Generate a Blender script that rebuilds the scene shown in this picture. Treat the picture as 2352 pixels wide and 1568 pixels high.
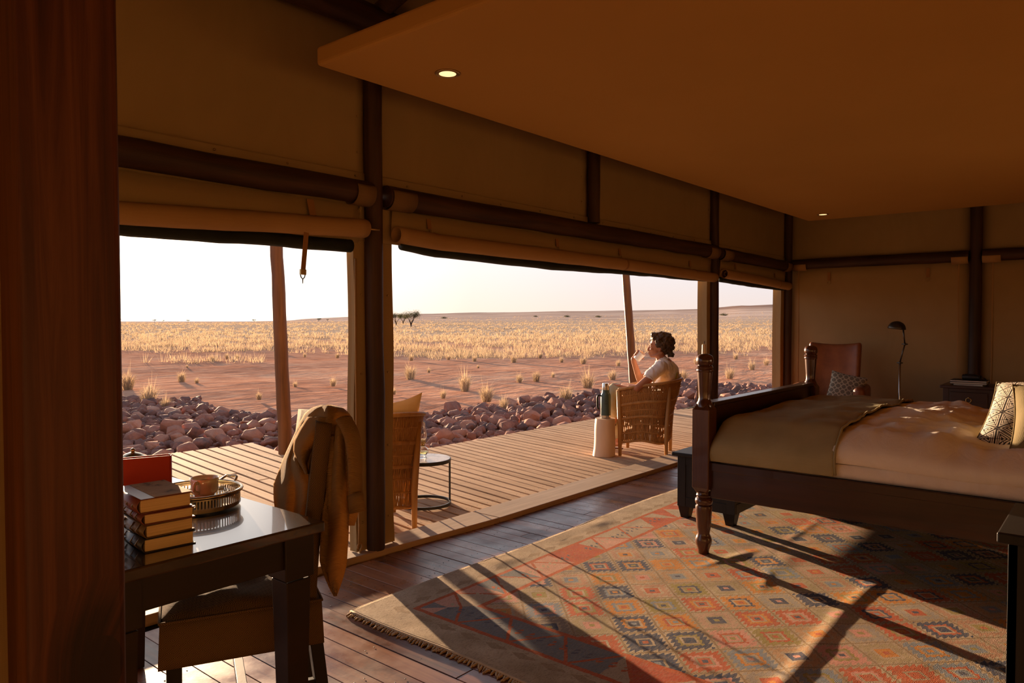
import bpy, math, random
import numpy as np
from mathutils import Vector, Matrix, noise as mnoise

for _o in list(bpy.data.objects):
    bpy.data.objects.remove(_o)
sc = bpy.context.scene
COL = sc.collection
R_ = math.radians
rnd = random.Random(7)

# ------------------------------------------------------------------ camera
CAM_H, FPX, CAM_ANG = 1.35, 1680.0, R_(39.9)
PITCH = math.atan((784 - 737) / FPX)
cam_d = bpy.data.cameras.new('camera')
cam_d.sensor_width = 36.0
cam_d.lens = FPX / 2352 * 36.0
cam_d.clip_start = 0.02
cam_d.clip_end = 20000
cam = bpy.data.objects.new('camera', cam_d)
COL.objects.link(cam)
cam.location = (0, 0, CAM_H)
cam.rotation_euler = (math.pi / 2 - PITCH, 0, CAM_ANG - math.pi / 2)
sc.camera = cam

# ------------------------------------------------------------------ light
SUN_EL, SUN_AZ = R_(4.0), math.atan2(0.934, 0.358)
SUN_DIR = Vector((math.cos(SUN_EL) * math.cos(SUN_AZ), math.cos(SUN_EL) * math.sin(SUN_AZ), math.sin(SUN_EL)))
sun_d = bpy.data.lights.new('sun', 'SUN')
sun_d.energy = 21.0
sun_d.color = (1.0, 0.68, 0.42)
sun_d.angle = R_(0.55)
sun = bpy.data.objects.new('sun', sun_d)
COL.objects.link(sun)
sun.rotation_euler = SUN_DIR.to_track_quat('Z', 'Y').to_euler()
sun.location = (4, 8, 6)

world = bpy.data.worlds.new('desert_sky')
sc.world = world
world.use_nodes = True
wn, wl = world.node_tree.nodes, world.node_tree.links
wn.clear()
w_out = wn.new('ShaderNodeOutputWorld')
w_bg = wn.new('ShaderNodeBackground')
w_tc = wn.new('ShaderNodeTexCoord')
w_sep = wn.new('ShaderNodeSeparateXYZ')
wl.new(w_tc.outputs['Generated'], w_sep.inputs[0])
# colour by height above the horizon (dawn sky), same all the way round
w_el = wn.new('ShaderNodeValToRGB')
w_el.color_ramp.elements[0].position = 0.0
w_el.color_ramp.elements[0].color = (0.80, 0.66, 0.60, 1)
w_el.color_ramp.elements[1].position = 1.0
w_el.color_ramp.elements[1].color = (0.26, 0.34, 0.50, 1)
for p_, c_ in ((0.07, (0.76, 0.73, 0.77, 1)), (0.22, (0.62, 0.66, 0.77, 1)), (0.55, (0.38, 0.46, 0.62, 1))):
    e_ = w_el.color_ramp.elements.new(p_)
    e_.color = c_
wl.new(w_sep.outputs[2], w_el.inputs[0])
# warm brightening around the sun
w_dot = wn.new('ShaderNodeVectorMath')
w_dot.operation = 'DOT_PRODUCT'
w_nrm = wn.new('ShaderNodeVectorMath')
w_nrm.operation = 'NORMALIZE'
wl.new(w_tc.outputs['Generated'], w_nrm.inputs[0])
wl.new(w_nrm.outputs[0], w_dot.inputs[0])
w_dot.inputs[1].default_value = SUN_DIR
w_glow = wn.new('ShaderNodeValToRGB')
w_glow.color_ramp.elements[0].position = 0.60
w_glow.color_ramp.elements[0].color = (0, 0, 0, 1)
w_glow.color_ramp.elements[1].position = 1.0
w_glow.color_ramp.elements[1].color = (2.6, 2.0, 1.3, 1)
for p_, c_ in ((0.80, (0.09, 0.05, 0.01, 1)), (0.90, (0.24, 0.16, 0.06, 1)), (0.965, (0.55, 0.42, 0.26, 1)), (0.992, (1.2, 0.95, 0.62, 1))):
    e_ = w_glow.color_ramp.elements.new(p_)
    e_.color = c_
wl.new(w_dot.outputs['Value'], w_glow.inputs[0])
w_add = wn.new('ShaderNodeMixRGB')
w_add.blend_type = 'ADD'
w_add.inputs[0].default_value = 1.0
wl.new(w_el.outputs[0], w_add.inputs[1])
wl.new(w_glow.outputs[0], w_add.inputs[2])
wl.new(w_add.outputs[0], w_bg.inputs[0])
w_bg.inputs[1].default_value = 1.08
wl.new(w_bg.outputs[0], w_out.inputs[0])

sc.view_settings.view_transform = 'Standard'
sc.view_settings.look = 'None'
sc.view_settings.gamma = 1.0
sc.view_settings.use_curve_mapping = False
sc.view_settings.exposure = 0.08
sc.cycles.max_bounces = 10
sc.cycles.diffuse_bounces = 7
sc.cycles.use_denoising = True
sc.cycles.sample_clamp_indirect = 12.0
sc.cycles.caustics_reflective = False

# ------------------------------------------------------------------ pixel helpers (real places worked out from the picture's perspective)
_F0 = Vector((math.cos(CAM_ANG), math.sin(CAM_ANG), 0))
_RV = Vector((math.sin(CAM_ANG), -math.cos(CAM_ANG), 0))
_FV = _F0 * math.cos(PITCH) + Vector((0, 0, -math.sin(PITCH)))
_UV = _RV.cross(_FV)
_CV = Vector((0, 0, CAM_H))
def ray(px, py): return _FV + _RV * ((px - 1176) / FPX) - _UV * ((py - 784) / FPX)
def at_z(px, py, z=0.0):
    d = ray(px, py); return _CV + d * ((z - CAM_H) / d.z)
def at_y(px, py, y):
    d = ray(px, py); return _CV + d * (y / d.y)
def at_x(px, py, x):
    d = ray(px, py); return _CV + d * (x / d.x)
def at_d(px, py, dep): return _CV + ray(px, py) * dep

# ------------------------------------------------------------------ mesh builder
class MB:
    def __init__(s, M=None):
        s.v, s.f, s.M = [], [], M
    def _add(s, vs, fs):
        o = len(s.v)
        if s.M is not None: vs = [s.M @ Vector(p) for p in vs]
        s.v.extend([tuple(p) for p in vs]); s.f.extend([tuple(i + o for i in f) for f in fs])
        return s
    def box(s, c, d, rz=0.0, M=None):
        x, y, z = d[0] / 2, d[1] / 2, d[2] / 2
        vs = [Vector(p) for p in ((-x,-y,-z),(x,-y,-z),(x,y,-z),(-x,y,-z),(-x,-y,z),(x,-y,z),(x,y,z),(-x,y,z))]
        if rz: vs = [Matrix.Rotation(rz, 3, 'Z') @ p for p in vs]
        if M is not None: vs = [M @ p for p in vs]
        c = Vector(c)
        return s._add([p + c for p in vs], [(0,3,2,1),(4,5,6,7),(0,1,5,4),(1,2,6,5),(2,3,7,6),(3,0,4,7)])
    def bb(s, lo, hi):
        return s.box([(a + b) / 2 for a, b in zip(lo, hi)], [b - a for a, b in zip(lo, hi)])
    def hexa(s, p):  # 8 corner points, bottom ring then top ring
        return s._add(p, [(0,3,2,1),(4,5,6,7),(0,1,5,4),(1,2,6,5),(2,3,7,6),(3,0,4,7)])
    def bar(s, a, b, w, h, up=(0,0,1), w2=None, h2=None):
        a, b = Vector(a), Vector(b); t = (b - a).normalized(); u = Vector(up)
        n = t.cross(u)
        if n.length < 1e-6: n = t.cross(Vector((1, 0, 0)))
        n.normalize(); u = n.cross(t).normalized()
        w2 = w if w2 is None else w2; h2 = h if h2 is None else h2
        vs = [a-n*w/2-u*h/2, a+n*w/2-u*h/2, a+n*w/2+u*h/2, a-n*w/2+u*h/2,
              b-n*w2/2-u*h2/2, b+n*w2/2-u*h2/2, b+n*w2/2+u*h2/2, b-n*w2/2+u*h2/2]
        return s._add(vs, [(0,1,2,3),(7,6,5,4),(4,5,1,0),(5,6,2,1),(6,7,3,2),(7,4,0,3)])
    def lathe(s, prof, n=24, c=(0,0,0), square=None):
        vs, fs = [], []
        for r, z in prof:
            for k in range(n):
                a = 2 * math.pi * k / n
                vs.append((c[0] + r * math.cos(a), c[1] + r * math.sin(a), c[2] + z))
        m = len(prof)
        for i in range(m - 1):
            for k in range(n):
                k2 = (k + 1) % n
                fs.append((i*n+k, i*n+k2, (i+1)*n+k2, (i+1)*n+k))
        closed = prof[0] == prof[-1]
        if prof[0][0] > 1e-5 and not closed: fs.append(tuple(range(n - 1, -1, -1)))
        if prof[-1][0] > 1e-5 and not closed: fs.append(tuple((m-1)*n + k for k in range(n)))
        return s._add(vs, fs)
    def tube(s, path, rad, n=8, cap=True, squash=1.0, up=None, closed=False):
        P = [Vector(p) for p in path]; m = len(P)
        if not hasattr(rad, '__len__'): rad = [rad] * m
        vs, fs = [], []
        prev = None
        for i, p in enumerate(P):
            if closed: t = P[(i + 1) % m] - P[i - 1]
            else: t = P[min(i + 1, m - 1)] - P[max(i - 1, 0)]
            t.normalize()
            if prev is None:
                u = Vector(up) if up else (Vector((0, 0, 1)) if abs(t.z) < 0.9 else Vector((1, 0, 0)))
            else: u = prev
            u = (u - t * u.dot(t))
            if u.length < 1e-6: u = t.orthogonal()
            u.normalize(); w = t.cross(u); prev = u
            for k in range(n):
                a = 2 * math.pi * k / n
                vs.append(p + w * (rad[i] * math.cos(a)) + u * (rad[i] * squash * math.sin(a)))
        for i in range(m if closed else m - 1):
            j = (i + 1) % m
            for k in range(n):
                k2 = (k + 1) % n
                fs.append((i*n+k, i*n+k2, j*n+k2, j*n+k))
        if cap and not closed:
            fs.append(tuple(range(n - 1, -1, -1))); fs.append(tuple((m-1)*n + k for k in range(n)))
        return s._add(vs, fs)
    def sheet(s, rows, wrap=False):
        m, n = len(rows), len(rows[0])
        fs = []
        for i in range(m - 1):
            for k in range(n if wrap else n - 1):
                k2 = (k + 1) % n
                fs.append((i*n+k, i*n+k2, (i+1)*n+k2, (i+1)*n+k))
        return s._add([p for r in rows for p in r], fs)
    def ball(s, c, r, nu=14, nv=9, M=None):
        rx, ry, rz = (r, r, r) if not hasattr(r, '__len__') else r
        vs, fs = [(0, 0, -rz)], []
        for i in range(1, nv):
            ph = -math.pi / 2 + math.pi * i / nv
            for k in range(nu):
                a = 2 * math.pi * k / nu
                vs.append((rx*math.cos(ph)*math.cos(a), ry*math.cos(ph)*math.sin(a), rz*math.sin(ph)))
        vs.append((0, 0, rz)); top = len(vs) - 1
        for k in range(nu):
            k2 = (k + 1) % nu
            fs.append((0, 1 + k2, 1 + k)); fs.append((top, 1 + (nv-2)*nu + k, 1 + (nv-2)*nu + k2))
            for i in range(nv - 2):
                fs.append((1+i*nu+k, 1+i*nu+k2, 1+(i+1)*nu+k2, 1+(i+1)*nu+k))
        vs = [Vector(p) for p in vs]
        if M is not None: vs = [M @ p for p in vs]
        return s._add([p + Vector(c) for p in vs], fs)
    def poly(s, pts, lo, hi, axis='z'):  # extruded outline
        n = len(pts)
        def mk(p, h): return (p[0], p[1], h) if axis == 'z' else ((p[0], h, p[1]) if axis == 'y' else (h, p[0], p[1]))
        return s._add([mk(p, lo) for p in pts] + [mk(p, hi) for p in pts],
                      [tuple(range(n - 1, -1, -1)), tuple(range(n, 2 * n))] + [(k, (k+1) % n, (k+1) % n + n, k + n) for k in range(n)])
    def mesh(s, name):
        me = bpy.data.meshes.new(name)
        me.from_pydata(s.v, [], s.f)
        me.update()
        return me
    def build(s, name, mat, parent=None, smooth=False, bevel=0.0, seg=2, solid=0.0, sub=0, angle=None, offset=0.0):
        me = s.mesh(name)
        return mk_obj(name, me, mat, parent, smooth, bevel, seg, solid, sub, angle, offset)

def mk_obj(name, me, mat, parent=None, smooth=False, bevel=0.0, seg=2, solid=0.0, sub=0, angle=None, offset=0.0):
    o = bpy.data.objects.new(name, me)
    COL.objects.link(o)
    if mat is not None and not me.materials: me.materials.append(mat)
    if parent is not None: o.parent = parent
    if smooth:
        me.polygons.foreach_set('use_smooth', [True] * len(me.polygons))
        if angle is not None: me.set_sharp_from_angle(angle=R_(angle))
    if solid:
        md = o.modifiers.new('thick', 'SOLIDIFY'); md.thickness = solid; md.offset = offset
    if sub:
        md = o.modifiers.new('sub', 'SUBSURF'); md.levels = sub; md.render_levels = sub
    if bevel:
        md = o.modifiers.new('bevel', 'BEVEL'); md.width = bevel; md.segments = seg; md.limit_method = 'ANGLE'; md.angle_limit = R_(40)
        md.harden_normals = False
    return o

def tag(o, label=None, cat=None, group=None, kind=None):
    if label: o['label'] = label
    if cat: o['category'] = cat
    if group: o['group'] = group
    if kind: o['kind'] = kind
    return o
def thing(name, loc=(0, 0, 0), rz=0.0, label=None, cat=None, group=None, kind=None):
    o = bpy.data.objects.new(name, None)
    o.empty_display_size = 0.1
    COL.objects.link(o)
    o.location = loc; o.rotation_euler = (0, 0, rz)
    return tag(o, label, cat, group, kind)
def copy_tree(o, parent=None):
    c = o.copy(); COL.objects.link(c)
    if parent is not None: c.parent = parent
    for ch in o.children: copy_tree(ch, c)
    return c
def lerp(a, b, t): return a + (b - a) * t
def interp(x, xs, ys):
    return float(np.interp(x, xs, ys))
def smooth_path(pts, n):
    """Catmull-Rom through the points, n samples for each span"""
    P = [Vector(p) for p in pts]; out = []
    for i in range(len(P) - 1):
        p0, p1, p2, p3 = P[max(i-1, 0)], P[i], P[i+1], P[min(i+2, len(P)-1)]
        for k in range(n):
            t = k / n
            out.append(0.5 * ((2*p1) + (p2-p0)*t + (2*p0-5*p1+4*p2-p3)*t*t + (3*p1-p0-3*p2+p3)*t**3))
    out.append(P[-1]); return out

# ------------------------------------------------------------------ node expressions and materials
class X:
    """a socket in a shader tree with arithmetic"""
    def __init__(s, t, sock): s.t, s.s = t, sock
    def m(s, op, *a, clamp=False):
        n = s.t.nodes.new('ShaderNodeMath'); n.operation = op; n.use_clamp = clamp
        for i, b in enumerate((s,) + a):
            if isinstance(b, X): s.t.links.new(b.s, n.inputs[i])
            else: n.inputs[i].default_value = b
        return X(s.t, n.outputs[0])
    def __add__(s, o): return s.m('ADD', o)
    __radd__ = __add__
    def __sub__(s, o): return s.m('SUBTRACT', o)
    def __rsub__(s, o): return (s * -1.0) + o
    def __mul__(s, o): return s.m('MULTIPLY', o)
    __rmul__ = __mul__
    def __truediv__(s, o): return s.m('DIVIDE', o)
    def fl(s): return s.m('FLOOR')
    def fr(s): return s.m('FRACT')
    def ab(s): return s.m('ABSOLUTE')
    def sin(s): return s.m('SINE')
    def gt(s, o): return s.m('GREATER_THAN', o)
    def lt(s, o): return s.m('LESS_THAN', o)
    def mx(s, o): return s.m('MAXIMUM', o)
    def mn(s, o): return s.m('MINIMUM', o)
    def tri(s): return ((s.fr() - 0.5).ab()) * 2.0

class Mat:
    def __init__(s, name, rough=0.7, spec=0.3, metal=0.0, coat=0.0, trans=0.0):
        s.m = bpy.data.materials.new(name); s.m.use_nodes = True
        s.t = s.m.node_tree; s.n = s.t.nodes; s.l = s.t.links
        s.b = s.n['Principled BSDF']
        s.b.inputs['Roughness'].default_value = rough
        s.b.inputs['Specular IOR Level'].default_value = spec
        s.b.inputs['Metallic'].default_value = metal
        if coat: s.b.inputs['Coat Weight'].default_value = coat
        if trans: s.b.inputs['Transmission Weight'].default_value = trans
    def coord(s, which='Object'):
        n = s.n.new('ShaderNodeTexCoord'); return n.outputs[which]
    def xyz(s, vec=None):
        n = s.n.new('ShaderNodeSeparateXYZ'); s.l.new(vec if vec is not None else s.coord(), n.inputs[0])
        return [X(s.t, o) for o in n.outputs]
    def vec(s, x, y, z):
        n = s.n.new('ShaderNodeCombineXYZ')
        for i, a in enumerate((x, y, z)):
            if isinstance(a, X): s.l.new(a.s, n.inputs[i])
            else: n.inputs[i].default_value = a
        return n.outputs[0]
    def map(s, scale, rot=(0, 0, 0), vec=None):
        n = s.n.new('ShaderNodeMapping'); n.inputs['Scale'].default_value = scale; n.inputs['Rotation'].default_value = rot
        s.l.new(vec if vec is not None else s.coord(), n.inputs[0]); return n.outputs[0]
    def noise(s, scale=5, detail=4, rough=0.55, vec=None, dist=0.0):
        n = s.n.new('ShaderNodeTexNoise'); n.inputs['Scale'].default_value = scale; n.inputs['Detail'].default_value = detail
        n.inputs['Roughness'].default_value = rough; n.inputs['Distortion'].default_value = dist
        if vec is not None: s.l.new(vec, n.inputs['Vector'])
        else: s.l.new(s.coord(), n.inputs['Vector'])
        return X(s.t, n.outputs['Fac'])
    def voro(s, scale=5, vec=None, feature='F1'):
        n = s.n.new('ShaderNodeTexVoronoi'); n.inputs['Scale'].default_value = scale; n.feature = feature
        s.l.new(vec if vec is not None else s.coord(), n.inputs['Vector'])
        return X(s.t, n.outputs['Distance'])
    def white(s, vec):
        n = s.n.new('ShaderNodeTexWhiteNoise'); n.noise_dimensions = '3D'; s.l.new(vec, n.inputs['Vector'])
        return X(s.t, n.outputs['Value'])
    def ramp(s, fac, stops, mode='LINEAR'):
        n = s.n.new('ShaderNodeValToRGB'); cr = n.color_ramp; cr.interpolation = mode
        while len(cr.elements) > 1: cr.elements.remove(cr.elements[-1])
        for i, (p, c) in enumerate(stops):
            e = cr.elements[0] if i == 0 else cr.elements.new(p)
            e.position = p; e.color = (*c, 1)
        s.l.new(fac.s, n.inputs[0]); return n.outputs[0]
    def mix(s, fac, a, b, mode='MIX'):
        n = s.n.new('ShaderNodeMixRGB'); n.blend_type = mode
        for i, q in enumerate((fac, a, b)):
            if isinstance(q, X): s.l.new(q.s, n.inputs[i])
            elif hasattr(q, 'is_linked'): s.l.new(q, n.inputs[i])
            elif hasattr(q, '__len__'): n.inputs[i].default_value = (*q, 1)
            else: n.inputs[i].default_value = q
        return n.outputs[0]
    def col(s, c):
        if hasattr(c, 'is_linked'): s.l.new(c, s.b.inputs['Base Color'])
        else: s.b.inputs['Base Color'].default_value = (*c, 1)
        return s
    def rough(s, r):
        if isinstance(r, X): s.l.new(r.s, s.b.inputs['Roughness'])
        else: s.b.inputs['Roughness'].default_value = r
        return s
    def bump(s, h, strength=0.3, dist=0.01):
        n = s.n.new('ShaderNodeBump'); n.inputs['Strength'].default_value = strength; n.inputs['Distance'].default_value = dist
        s.l.new(h.s, n.inputs['Height']); s.l.new(n.outputs[0], s.b.inputs['Normal']); return s
    def objrand(s):
        n = s.n.new('ShaderNodeObjectInfo'); return X(s.t, n.outputs['Random'])
    def translucent(s, col, fac):
        """mix thin-cloth or leaf transmission into the surface"""
        tr = s.n.new('ShaderNodeBsdfTranslucent'); mx = s.n.new('ShaderNodeMixShader')
        if hasattr(col, 'is_linked'): s.l.new(col, tr.inputs[0])
        else: tr.inputs[0].default_value = (*col, 1)
        mx.inputs[0].default_value = fac
        out = [n for n in s.n if n.type == 'OUTPUT_MATERIAL'][0]
        s.l.new(s.b.outputs[0], mx.inputs[1]); s.l.new(tr.outputs[0], mx.inputs[2]); s.l.new(mx.outputs[0], out.inputs[0])
        return s

def wood(name, dark, light, rough=0.5, grain=(28, 28, 1.6), spec=0.35, axis='z', var=0.25, coat=0.0, bump=0.12, blot=None):
    M = Mat(name, rough, spec, coat=coat)
    sc3 = {'z': grain, 'y': (grain[0], grain[2], grain[1]), 'x': (grain[2], grain[0], grain[1])}[axis]
    r = M.objrand()
    n = M.n.new('ShaderNodeVectorMath'); n.operation = 'ADD'
    M.l.new(M.coord(), n.inputs[0]); M.l.new(M.vec(r * 7.0, r * 13.0, r * 5.0), n.inputs[1])
    g = M.noise(1.0, 6, 0.62, M.map(sc3, vec=n.outputs[0]), dist=0.6)
    big = M.noise(2.2, 3, 0.5, n.outputs[0])
    f = g * 0.75 + big * 0.35 + r * var - (0.05 + var * 0.5)
    c = M.ramp(f, [(0.30, dark), (0.72, light)])
    if blot: c = M.mix(M.ramp_f(big) if False else (big - 0.45).m('MULTIPLY', 4.0, clamp=True), c, blot)
    M.col(c); M.bump(g, bump, 0.004)
    return M.m
def cloth(name, c1, c2, rough=0.85, weave=700.0, big=6.0, bump=0.15, trans=None, tf=0.25):
    M = Mat(name, rough, 0.15)
    x, y, z = M.xyz(); weave *= 2.6
    w = ((x * weave).sin() + (y * weave).sin() + (z * weave).sin()) * 0.17 + 0.5
    b = M.noise(big, 3, 0.5)
    c = M.ramp(b * 0.8 + w * 0.2, [(0.25, c1), (0.75, c2)])
    M.col(c); M.bump(w + b * 2.0, bump, 0.002)
    if trans: M.translucent(trans, tf)
    return M.m
def plain(name, c, rough=0.5, spec=0.4, metal=0.0, coat=0.0):
    M = Mat(name, rough, spec, metal, coat)
    n = M.noise(9, 3)
    M.col(M.mix(n, tuple(k * 0.82 for k in c), tuple(min(1, k * 1.15) for k in c)))
    return M.m
# ------------------------------------------------------------------ shared materials
M_POST = wood('post_timber', (0.020, 0.009, 0.004), (0.085, 0.038, 0.016), 0.6, (30, 30, 1.5), var=0.1)
def _pillar():
    M = Mat('pillar_timber', 0.5, 0.3)
    x, y, z = M.xyz()
    # grain bends round a knot low on the face
    kz = z - 0.925; kx = x - 0.022
    d = (kx * kx + kz * kz * 0.45).m('SQRT')
    near = (1.0 - d / 0.075).m('MULTIPLY', 1.0, clamp=True)
    g = M.noise(1.0, 7, 0.65, M.vec(x * 34.0 + y * 34.0 + near * 1.5, y * 12.0, z * 0.9), dist=0.9)
    rings = ((d * 150.0 + M.noise(18, 3) * 2.0).sin() * 0.5 + 0.5) * near
    big = M.noise(3.0, 3, 0.5, M.map((1.0, 1.0, 0.25)))
    f = g * 0.75 + big * 0.35 - near * 0.22 - rings * 0.10
    c = M.ramp(f, [(0.30, (0.018, 0.005, 0.003)), (0.48, (0.075, 0.020, 0.008)), (0.72, (0.20, 0.066, 0.022))])
    core = d.lt(0.026)
    c = M.mix(core * 0.8, c, (0.018, 0.006, 0.004))
    M.col(c); M.bump(g, 0.2, 0.004)
    return M.m
M_PILLAR = _pillar()
M_BEAM = wood('beam_timber', (0.022, 0.010, 0.005), (0.095, 0.042, 0.018), 0.6, (24, 24, 1.6), axis='x', var=0.1)
M_BEAMY = wood('side_beam_timber', (0.022, 0.010, 0.005), (0.095, 0.042, 0.018), 0.6, (24, 24, 1.6), axis='y', var=0.1)
M_CANVAS = cloth('tan_canvas', (0.33, 0.225, 0.105), (0.40, 0.28, 0.135), 0.9, 900, 1.3, 0.12, (0.42, 0.22, 0.07), 0.03)
M_CANVAS2 = cloth('ceiling_canvas', (0.47, 0.26, 0.07), (0.53, 0.30, 0.085), 0.9, 900, 0.8, 0.06)
M_ROLL = cloth('rolled_canvas', (0.34, 0.20, 0.085), (0.44, 0.27, 0.12), 0.85, 900, 2.2, 0.2)
M_MESH = cloth('dark_mesh', (0.008, 0.012, 0.006), (0.03, 0.035, 0.02), 0.45, 1500, 5, 0.5)
M_STRAP = plain('leather_strap', (0.30, 0.14, 0.035), 0.6)
M_BRASS = plain('old_brass', (0.45, 0.30, 0.12), 0.35, 0.5, 0.9)
M_STEEL = plain('steel', (0.55, 0.53, 0.50), 0.25, 0.5, 1.0)
M_BLACKMETAL = plain('black_metal', (0.018, 0.018, 0.018), 0.45)
M_DECK = wood('deck_timber', (0.36, 0.225, 0.128), (0.62, 0.425, 0.265), 0.85, (30, 30, 1.3), spec=0.08, axis='y', var=0.22, bump=0.2)
M_SILL = wood('threshold_timber', (0.34, 0.23, 0.14), (0.54, 0.38, 0.245), 0.65, (26, 26, 1.2), axis='x', var=0.12, bump=0.1)
M_POLE = wood('pole_timber', (0.085, 0.028, 0.007), (0.25, 0.095, 0.022), 0.55, (26, 26, 1.0), var=0.05)
def _floor_mat():
    M = Mat('floor_timber', 0.35, 0.55)
    r = M.objrand()
    n = M.n.new('ShaderNodeVectorMath'); n.operation = 'ADD'
    M.l.new(M.coord(), n.inputs[0]); M.l.new(M.vec(r * 9.0, r * 17.0, 0.0), n.inputs[1])
    g = M.noise(1.0, 6, 0.62, M.map((34, 1.4, 34), vec=n.outputs[0]), dist=0.5)
    b = M.noise(1.7, 4, 0.6, M.map((1.0, 0.6, 1.0)))
    c = M.ramp(g * 0.7 + b * 0.45 + r * 0.38 - 0.27, [(0.22, (0.065, 0.022, 0.010)), (0.5, (0.235, 0.085, 0.034)), (0.8, (0.40, 0.18, 0.078))])
    st = (M.noise(3.1, 5, 0.7) - 0.56).m('MULTIPLY', 6.0, clamp=True)
    c = M.mix(st * 0.8, c, (0.035, 0.015, 0.009))
    M.col(c)
    M.rough((M.noise(2.6, 5, 0.65) * 0.85 - 0.10).mx(0.14))
    M.bump(g * 0.6 + M.noise(90, 2) * 0.4, 0.10, 0.003)
    return M.m
M_FLOOR = _floor_mat()
M_UNDER = plain('under_floor', (0.012, 0.008, 0.006), 0.95, 0.1)

# ------------------------------------------------------------------ desert ground and hills (one terrain)
HX = [-4000, 560, 660, 700, 800, 965, 1050, 1140, 1220, 1300, 1445, 1615, 1658, 1700, 1777, 1900, 2300, 6000]
HY = [0, 0, 1.5, 6, 10, 17, 19, 20, 22, 23.5, 25, 29, 31, 35, 38, 36, 30, 20]
def hill_px(theta):
    """ridge height in picture units for a world heading"""
    rel = CAM_ANG - theta
    rel = (rel + math.pi) % (2 * math.pi) - math.pi
    if abs(rel) > 1.35: return 20.0 if rel > 0 else 0.0
    return interp(1176 + FPX * math.tan(rel), HX, HY) * math.cos(rel)
GROUND_Z = -0.42
def fbm(x, y, s, o=4):
    return mnoise.fractal(Vector((x * s, y * s, 3.3)), 0.7, 2.1, o)
def terrain_z(x, y):
    r = math.hypot(x, y)
    z = GROUND_Z
    if r < 160:
        z += 0.10 * fbm(x, y, 0.16, 3) * min(1, max(0, (r - 9) / 12))
        z += 0.030 * fbm(x + 40, y, 0.9, 3) * min(1, max(0, (r - 7) / 6)) * max(0, 1 - r / 60)
    if r > 420:
        t = min(1.0, (r - 420) / 3200.0)
        H = hill_px(math.atan2(y, x)) / FPX * 3620.0
        z += H * (t ** 1.25) * (1 + 0.10 * fbm(x, y, 0.0022, 4) * t)
    return z
def build_terrain():
    na = 560
    rr = [1.5]
    while rr[-1] < 3620: rr.append(rr[-1] * 1.032 + 0.02)
    rr[-1] = 3620
    vs, fs = [], []
    for i, r in enumerate(rr):
        for k in range(na):
            a = 2 * math.pi * k / na
            x, y = r * math.cos(a), r * math.sin(a)
            vs.append((x, y, terrain_z(x, y)))
    for k in range(na):                       # the far side of the ridge drops away
        a = 2 * math.pi * k / na
        vs.append((4600 * math.cos(a), 4600 * math.sin(a), -30))
    m = len(rr) + 1
    for i in range(m - 1):
        for k in range(na):
            k2 = (k + 1) % na
            fs.append((i*na+k, (i+1)*na+k, (i+1)*na+k2, i*na+k2))
    me = bpy.data.meshes.new('desert_ground'); me.from_pydata(vs, [], fs); me.update()
    M = Mat('desert_sand', 1.0, 0.0)
    P = M.coord()
    x, y, z = M.xyz(P)
    r = (x * x + y * y).m('SQRT')
    fine = M.noise(1.6, 6, 0.65, P)
    patch = M.noise(0.22, 4, 0.6, P)
    sand = M.ramp(fine * 0.6 + patch * 0.4, [(0.3, (0.33, 0.145, 0.085)), (0.5, (0.54, 0.27, 0.165)), (0.7, (0.70, 0.43, 0.28))])
    straw = M.ramp(M.noise(0.55, 5, 0.7, P), [(0.38, (0.42, 0.27, 0.17)), (0.60, (0.72, 0.53, 0.35))])
    g = ((r + patch * 40.0 - 68.0) / 45.0).m('MULTIPLY', 1.0, clamp=True)
    c = M.mix(g, sand, straw)
    far = ((r - 420.0) / 500.0).m('MULTIPLY', 1.0, clamp=True)
    hillc = M.ramp(M.noise(0.006, 5, 0.62, P), [(0.40, (0.50, 0.34, 0.25)), (0.62, (0.72, 0.53, 0.40))])
    c = M.mix(far, c, hillc)
    rocky = ((z - 30.0) / 26.0 + (M.noise(0.011, 5, 0.6, P) - 0.5) * 2.2).m('MULTIPLY', 1.0, clamp=True)
    c = M.mix(rocky * 0.75, c, (0.22, 0.125, 0.09))
    M.col(c)
    rip = M.noise(1.0, 4, 0.6, M.map((0.7, 2.2, 1.0), (0, 0, CAM_ANG + math.pi / 2), P))
    near = (1.0 - (r / 70.0)).m('MULTIPLY', 1.0, clamp=True)
    M.bump((rip * 0.9 + M.noise(9, 3, 0.6, P) * 0.15) * near, 0.75, 0.14)
    o = mk_obj('desert_ground', me, M.m, smooth=True)
    tag(o, 'red sand plain with straw grass running out to low hills', 'ground', kind='structure')
build_terrain()

# ------------------------------------------------------------------ interior floor: boards run towards the opening
fl = thing('floor', (0, 0, 0), kind='structure', label='worn red-brown timber floorboards inside the tent', cat='floor')
MB().bb((-2.6, -3.6, -0.12), (9.5, 3.42, -0.022)).build('floor_base', M_UNDER, fl)
BW = 0.098
k = 0
xx = -2.55
while xx < 9.4:
    ang = -0.0
    # the near boards are split where their ends show
    cuts = [-3.5, rnd.uniform(-1.5, 0.6), rnd.uniform(1.2, 2.9), 3.24] if 0.4 < xx < 6.6 else [-3.5, 3.24]
    for a, b in zip(cuts[:-1], cuts[1:]):
        dz = rnd.uniform(-0.0012, 0.0012)
        m = MB(); m.bb((xx, a + 0.0015, -0.02 + dz), (xx + BW - 0.003, b - 0.0010, 0.0 + dz))
        m.build('plank', M_FLOOR, fl, bevel=0.0012, seg=1)
    xx += BW
mn = MB()
for i in range(11, 95):
    bx = -2.55 + BW * i
    for yy in (rnd.uniform(1.2, 1.6), rnd.uniform(2.0, 2.4), rnd.uniform(2.75, 3.05)):
        for q in (0.025, 0.07):
            if 0.8 < bx < 6.5: mn.lathe([(0.004, 0.0008), (0.0, 0.0016)], 6, (bx + q, yy + rnd.uniform(-0.01, 0.01), 0.0))
mn.build('screw_heads', M_BLACKMETAL, fl)['kind'] = 'stuff'

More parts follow.
